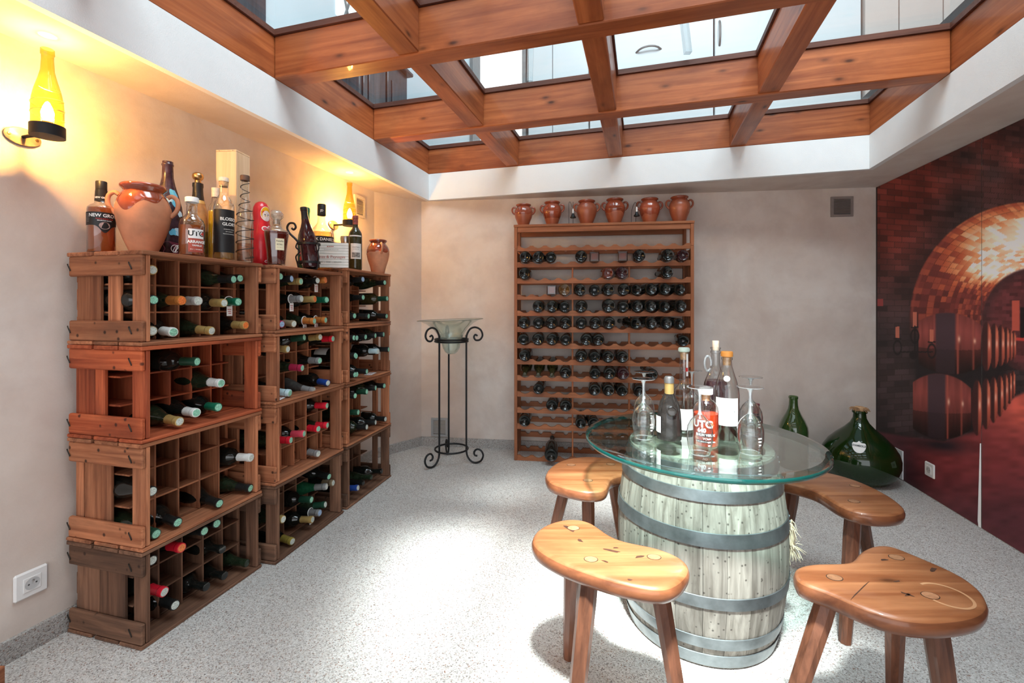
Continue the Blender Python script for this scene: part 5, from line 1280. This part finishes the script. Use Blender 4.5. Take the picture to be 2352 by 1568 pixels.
# small rum arrange bottle
L = (-1.178, 1.675, Z1); fa = facing(L)
t = std_bottle('rum_bottle', 'small spiced rum bottle with red and white label on the near crates', L, [(0, .006), (.036, 0), (.0405, .005), (.0405, .115), (.037, .132), (.025, .146), (.0175, .156), (.0165, .19), (.0185, .191), (.0185, .198), (.0160, .199)], M['clear'], (.113, M['rum']))
lathe_part(t, 'cap', [(.0165, .1995), (.0215, .200), (.0215, .216), (.0195, .218), (0, .2185)], M['paper_white'])
la = fa + .35
patch(.0412, .064, .098, la, .62).obj('label', M['paper_white'], t, 60); patch(.0412, .014, .0638, la, .62).obj('lower_label', M['redlabel'], t, 60)
text_round('UTC', .026, .0417, .081, la - .02, .0007, 'lettering', M['ink'], t); text_round('4', .026, .0417, .081, la + .50, .0005, 'lettering', M['redink'], t)
text_round('ARRANGÉ', .0135, .0417, .051, la + .05, .0006, 'lettering', M['whiteink'], t); text_round('VANILLE', .0085, .0417, .038, la + .05, .0003, 'lettering', M['whiteink'], t)
text_round('50 cl  |  RHUM 35%', .0050, .0417, .024, la, .0001, 'lettering', M['whiteink'], t)
# sparkling wine bottle with gold stopper
L = (-1.285, 1.862, Z1); fa = facing(L)
gold = plain('gold_bottle_glass', (.42, .22, .09, 1), .18, .3, var=.25)
t = std_bottle('sparkling_wine_bottle', 'bronze sparkling wine bottle with round gold stopper', L, [(0, .02), (.040, 0), (.045, .006), (.045, .14), (.041, .175), (.031, .215), (.022, .25), (.0180, .275), (.0165, .30)], gold)
lathe_part(t, 'neck_foil', [(.0225, .248), (.0190, .275), (.0178, .30), (.0195, .308), (.0190, .320), (0, .321)], M['black']); lathe_part(t, 'foil_band', [(.0268, .236), (.0228, .249)], M['cap_gold'])
lathe_part(t, 'stopper', [(.0100, .3212), (.0120, .326), (.0105, .332), (.0170, .337), (.0205, .346), (.0195, .356), (.012, .3635), (0, .365)], M['brass'])
patch(.0457, .03, .12, fa + .5, .7).obj('label', plain('dark_gold_label', (.16, .09, .02, 1), .4, .4, var=.4, vs=60), t, 60)
# black-label spirit
L = (-1.140, 1.800, Z1); fa = facing(L)
t = std_bottle('spirit_bottle', 'clear spirit bottle with tall black label on the near crates', L, [(0, .02), (.033, .0), (.0365, .005), (.0365, .205), (.034, .225), (.024, .243), (.0170, .256), (.0155, .27), (.0155, .302)], M['clear'], (.195, M['jdliq']))
lathe_part(t, 'cork', [(.0150, .290), (.0165, .303), (.0165, .309)], M['cork']); lathe_part(t, 'cap', [(.0150, .3095), (.0180, .310), (.0180, .324), (.0165, .326), (0, .326)], M['corkpale'])
patch(.0372, .028, .196, fa + .15, 1.2, 24).obj('label', M['black'], t, 60)
text_round('BLOSSOM', .0165, .0377, .158, fa + .62, .0004, 'lettering', M['paper'], t); text_round('GLORY', .0165, .0377, .138, fa + .58, .0004, 'lettering', M['paper'], t)
for k in range(3): text_round(('SPARKLING APERITIF', 'DRY & FRUITY', 'PRODUCE OF FRANCE')[k], .0045, .0377, .118 - .009 * k, fa + .55, 0, 'lettering', M['paper'], t)
# slim yellow bottle behind it
L = (-1.211, 1.858, Z1)
t = std_bottle('liqueur_bottle', 'slim bottle of bright yellow liqueur behind the black-label spirit', L, [(0, .006), (.024, 0), (.027, .004), (.027, .20), (.022, .225), (.013, .24), (.012, .27)], M['clear'], (.205, M['yellowliq']))
lathe_part(t, 'cap', [(.0125, .262), (.0138, .263), (.0138, .30), (0, .301)], M['corkpale'])
# pine bottle box
L = (-1.208, 1.985, Z1)
t = thing('bottle_box', 'tall pale pine bottle box standing on end on the crates', 'box', (-1.165, 1.978, max(Z1, Z2) + .002), math.radians(-4))
hb = .480; wq = .045
for q in ((-wq, wq, -wq, -wq + .007), (-wq, wq, wq - .007, wq), (-wq, -wq + .007, -wq + .0072, wq - .0072), (wq - .007, wq, -wq + .0072, wq - .0072)): MB().box(*q, .0005, hb - .0075, None, .0012).obj('side_board', M['pine'], t)
MB().box(-wq, wq, -wq, wq, hb - .007, hb, None, .0012).obj('end_board', M['pine'], t)
for s in (-.03, .03):
    for s2 in (-1, 1): MB().lathe([(.0022, 0), (.0, .0008)], 8, Matrix.Translation((s, s2 * (wq + .0001), hb - .004)) @ Matrix.Rotation(-s2 * PI / 2, 4, 'X')).obj('nail', M['grey_metal'], t)
t.location = (-1.205, 1.968, Z1)
# bottle wound with a wire spiral
L = (-1.098, 1.872, Z1); fa = facing(L)
sp = [(0, .045), (.012, .042), (.022, .02), (.027, 0), (.030, .004), (.0305, .165), (.028, .195), (.020, .23), (.0155, .25), (.0140, .28), (.0140, .335)]
t = std_bottle('spiral_bottle', 'slim clear bottle wound with a black wire spiral', L, sp, M['clear'], (.075, clear('rose_spirit', (.85, .62, .50, 1), .05, .02, .3, (.6, .32, .2, 1), .3)))
lathe_part(t, 'stopper', [(.0145, .333), (.0175, .334), (.0180, .352), (.0165, .355), (0, .3555)], plain('dark_cork', (.10, .05, .03, 1), .7))
hel = []
for s in np.linspace(0, 1, 150):
    z = .012 + .312 * s; r = rad_of(sp[3:], z) + .0022; a = fa + s * 2 * PI * 8.2; hel.append((r * math.cos(a), r * math.sin(a), z))
MB().tube(hel, .0016, 5).obj('wire_spiral', M['wire'], t, 50)
# red painted nesting doll
L = (-1.125, 2.042, Z2); fa = facing(L) + .62
t = thing('nesting_doll', 'glossy red painted nesting doll bottle case', 'doll', L)
dp = [(0, 0), (.035, 0), (.0385, .004), (.0415, .05), (.0420, .11), (.0400, .165), (.0350, .195), (.0335, .215), (.0345, .240), (.0320, .262), (.0240, .280), (.012, .2885), (0, .290)]
MB().lathe(dp[:5], 40).obj('lower_half', M['redpaint'], t, 60); MB().lathe([(.0424, .1104)] + dp[5:], 40).obj('upper_half', M['redpaint'], t, 60)
def dpatch(zc, w_, h_, c, mat, name, lift=.0008, k=20, sx=1.0):
    pts = []
    for i in range(k):
        a = 2 * PI * i / k; z = zc + h_ * math.sin(a); r = rad_of(dp[2:], z) + lift; an = c + w_ * math.cos(a) / r; pts.append((r * math.cos(an), r * math.sin(an), z))
    r = rad_of(dp[2:], zc) + lift + .0008
    MB().add(pts + [(r * math.cos(c), r * math.sin(c), zc)], [(i, (i + 1) % k, k) for i in range(k)]).obj(name, mat, t, 60)
dpatch(.232, .025, .033, fa, M['whiteink'], 'beaded_border', .0006); dpatch(.233, .0225, .030, fa, M['yellowpaint'], 'painted_hair', .0011); dpatch(.224, .018, .022, fa, plain('painted_face', (.85, .70, .66, 1), .4, var=.03), 'painted_face', .0016)
for s in (-1, 1): dpatch(.228, .0032, .0022, fa + s * .2, M['ink'], 'painted_eye', .0021, 10)
dpatch(.214, .0035, .0016, fa, M['redink'], 'painted_mouth', .0021, 10)
for k, (c, zc, w_) in enumerate(((-.25, .165, .014), (.15, .160, .014), (.45, .150, .012), (0, .14, .012), (.3, .172, .010), (.2, .03, .010), (-.1, .02, .008), (.45, .035, .008))):
    dpatch(zc, w_, w_ * .8, fa + c, M['whiteink'], 'painted_petal', .0010, 14); dpatch(zc, w_ * .7, w_ * .55, fa + c, M['pinkpaint'], 'painted_flower', .0016, 12)
# cognac decanter
L = (-1.035, 2.000, Z2); fa = facing(L)
t = std_bottle('decanter', 'flat decanter of dark red cognac with glass stopper', L, [(0, .012), (.028, 0), (.032, .004), (.036, .06), (.0445, .135), (.0445, .150), (.036, .158), (.020, .165), (.0165, .172), (.0165, .195), (.022, .198)], M['clear'], (.148, M['cognac']), 36, 1.1, .72, fa + PI / 2)
lathe_part(t, 'stopper', [(.014, .180), (.015, .199), (.020, .203), (.028, .214), (.0285, .226), (.020, .240), (0, .245)], clear('frosted_stopper', (.78, .74, .68, 1), .2, .08, .4, (.6, .55, .48, 1), .35), 28)
lathe_part(t, 'cork', [(.0135, .176), (.0135, .198), (0, .198)], M['cork'])
def on_dec(x, z, lift):
    rz = .036 + (.0445 - .036) * (z - .06) / .075
    return (x, -(rz * .72 * math.sqrt(max(0, 1 - (x / (rz * 1.1)) ** 2)) + lift), z)
gv = [on_dec(-.004 + .034 * i / 8, .066 + .050 * j, .0008) for i in range(9) for j in (0, 1)]
MB().add(gv, [(2 * i, 2 * i + 2, 2 * i + 3, 2 * i + 1) for i in range(8)]).obj('label', M['cream'], t)
for body, size, zc, mt in (('Ratafia', .0105, .105, 'ink'), ('ESTREL', .0075, .090, 'ink'), ('70 cl   18% vol', .0038, .077, 'redlabel')):
    v, f = text_geo(body, size, 0.0); MB().add([on_dec(.013 + x, zc + y, .0013) for x, y, _ in v], f).obj('lettering', M[mt], t)
# wine bottle cradled in a wrought iron holder
L = Vector((-.992, 2.225, Z2)); fa = facing(L)
t = thing('iron_bottle_holder', 'black wrought iron bottle holder with curled handle on the middle stack', 'bottle holder', L)
cyl = lambda r, z, a: (r * math.cos(a), r * math.sin(a), z)
for z, r in ((.035, .052), (.125, .052)):
    q = MB(); n = 30
    q.add([p for k in range(n) for p in (cyl(r, z - .005, 2 * PI * k / n), cyl(r, z + .005, 2 * PI * k / n), cyl(r - .002, z + .005, 2 * PI * k / n), cyl(r - .002, z - .005, 2 * PI * k / n))],
          [(4 * k + j, 4 * ((k + 1) % n) + j, 4 * ((k + 1) % n) + (j + 1) % 4, 4 * k + (j + 1) % 4) for k in range(n) for j in range(4)]); q.obj('hoop', M['iron'], t, 40)
for k in range(3):
    a = fa + .8 + k * 2.1
    MB().tube(catmull([cyl(.052, .130, a), cyl(.060, .105, a), cyl(.046, .085, a + .2), cyl(.060, .060, a), cyl(.054, .03, a), cyl(.048, .002, a)], 5, False), .0035, 7).obj('scroll_bar', M['iron'], t, 50)
hdl = [(-.050, 0, .130), (-.066, 0, .150), (-.095, 0, .178), (-.107, 0, .205), (-.096, 0, .226), (-.074, 0, .226), (-.065, 0, .208), (-.075, 0, .196), (-.085, 0, .203)]
MB().tube(catmull(hdl, 6, False), .0052, 8).obj('curled_handle', M['iron'], t, 50)
MB().tube([cyl(.02, .004, 0), cyl(.048, .004, fa + .8)], .004, 6).obj('foot_bar', M['iron'], t); 
b0 = L + Vector((.012, 0, .008)); wine_bottle('black-capped red wine bottle leaning in the iron holder', 'burgundy', 'glass_wine', b0, Vector((-.14, .02, 1)), 'black', 'pale', None, lab=(2.2, .5, 'paper'), r=.0395)
# emerald foil bottle
L = (-1.056, 2.335, Z2); fa = facing(L)
t = std_bottle('liqueur_bottle', 'green foil-topped bottle with colourful flower print behind the holder', L, [(0, .02), (.036, 0), (.040, .006), (.040, .15), (.037, .185), (.028, .22), (.020, .245), (.0170, .265), (.0160, .28)], M['glass_emerald'])
lathe_part(t, 'foil', [(.0205, .246), (.0180, .27), (.0175, .300), (.0195, .306), (.0190, .322), (.015, .327), (0, .328)], plain('green_foil', (.02, .22, .13, 1), .35, .3))
for k, (c, z, m_) in enumerate(((-.6, .05, 'redink'), (-.3, .03, 'whiteink'), (-.75, .085, 'pinkpaint'), (-.45, .07, 'redink'), (-.2, .11, 'pinkpaint'))):
    patch(.0408, z, z + .022, fa + c, .22, 6).obj('printed_flower', M[m_], t)
patch(.0192, .275, .288, fa, .5, 6).obj('neck_badge', M['whiteink'], t)
# big square-shouldered whiskey bottle
L = (-1.070, 2.56, Z3); fa = facing(L)
t = std_bottle('whiskey_bottle', 'huge whiskey bottle with black label behind the slatted sign', L, [(0, .02), (.056, 0), (.062, .006), (.064, .15), (.064, .195), (.058, .215), (.040, .235), (.026, .255), (.0215, .275), (.0215, .315)], M['clear'], (.205, M['jdliq']))
lathe_part(t, 'cap', [(.0225, .300), (.0235, .301), (.0225, .360), (.020, .364), (0, .364)], M['black'])
patch(.0648, .06, .178, fa, 1.35, 24).obj('label', M['black'], t, 60)
text_round("JACK DANIEL'S", .0225, .0654, .160, fa + .1, .0004, 'lettering', M['whiteink'], t); text_round('OLD NO.7', .018, .0654, .132, fa - .05, .0004, 'lettering', M['whiteink'], t); text_round('JD', .016, .0238, .325, fa, .0003, 'lettering', M['whiteink'], t)
# slatted sign box
L = Vector((-.990, 2.475, Z3)); t = thing('slatted_sign', 'small whitewashed slatted sign with handwriting on the far crates', 'sign', L, math.radians(8))
sw = .098; shh = .135
for k in range(9):
    z0 = .0005 + k * shh / 9; MB().box(-sw, sw, -.012, 0, z0, z0 + shh / 9 - .001, None, .0012).obj('slat', M['paper'], t)
MB().box(-sw + .004, sw - .004, .0003, .014, .001, shh - .004).obj('backing', M['pine'], t)
RX = Matrix.Rotation(PI / 2, 4, 'X')
text_flat('Climas & Paysages', .0225, Matrix.Translation((.0, -.0124, .058)) @ RX, M['redlabel'], t); text_flat('ROCHE   |   VIGNE   |   DEGUSTER', .0085, Matrix.Translation((0, -.0124, .030)) @ RX, M['ink'], t)
text_flat('BOURGOGNE VITICULTURE', .006, Matrix.Translation((.01, -.0124, .098)) @ RX, M['grey_metal'], t)
for k in range(4): MB().box(-.012 + .009 * k, -.006 + .009 * k, -.0128, -.0121, .112, .117).obj('emblem', M['redlabel'], t)
# tulip-shaped steel candle cup on iron legs
L = Vector((-.975, 2.668, Z3)); t = thing('candle_holder', 'small steel cup on bent iron legs beside the labelled wine bottle', 'candle holder', L)
lathe_part(t, 'cup', [(0, .118), (.012, .120), (.024, .150), (.030, .185), (.028, .20), (.026, .20), (.022, .155), (0, .125)], M['steel'])
for k in range(3):
    a = k * 2.1 + .6; MB().tube(catmull([cyl(.010, .122, a), cyl(.018, .10, a), cyl(.016, .06, a), cyl(.034, .004, a)], 4, False), .004, 6).obj('leg', M['iron'], t, 50)
# labelled wine bottle
L = (-.905, 2.630, Z3); fa = facing(L)
t = std_bottle('wine_bottle', 'upright dark wine bottle with engraved white label on the far stack', L, prof_bordeaux(.0370, .312), M['glass_olive'])
lathe_part(t, 'capsule', [(.0152, .262), (.0150, .295), (.0168, .296), (.0168, .310), (.015, .3135), (0, .314)], plain('worn_red_capsule', (.30, .07, .05, 1), .5, var=.5, vs=120))
patch(.0376, .062, .150, fa + .1, .85, 18).obj('label', M['paper'], t, 60); patch(.0378, .190, .197, fa, 1.0, 10).obj('neck_label', M['paper'], t, 60)
la = fa + .1
text_round('CHATEAU', .009, .0381, .128, la, .0001, 'lettering', M['ink'], t); text_round('GRAND CRU', .006, .0381, .117, la, 0, 'lettering', M['ink'], t)
patch(.0380, .070, .098, la, .62, 10).obj('engraving', plain('engraved_landscape', (.22, .21, .19, 1), .6, var=.8, vs=160), t, 60)
jar('small terracotta jar with brown glaze at the far end of the crates', (-.852, 2.895, Z3), -1.0, .070, .212, M['terracotta'], M['terraglaze'], .62, True, None, 'jar', .05, 21, .62, .56)
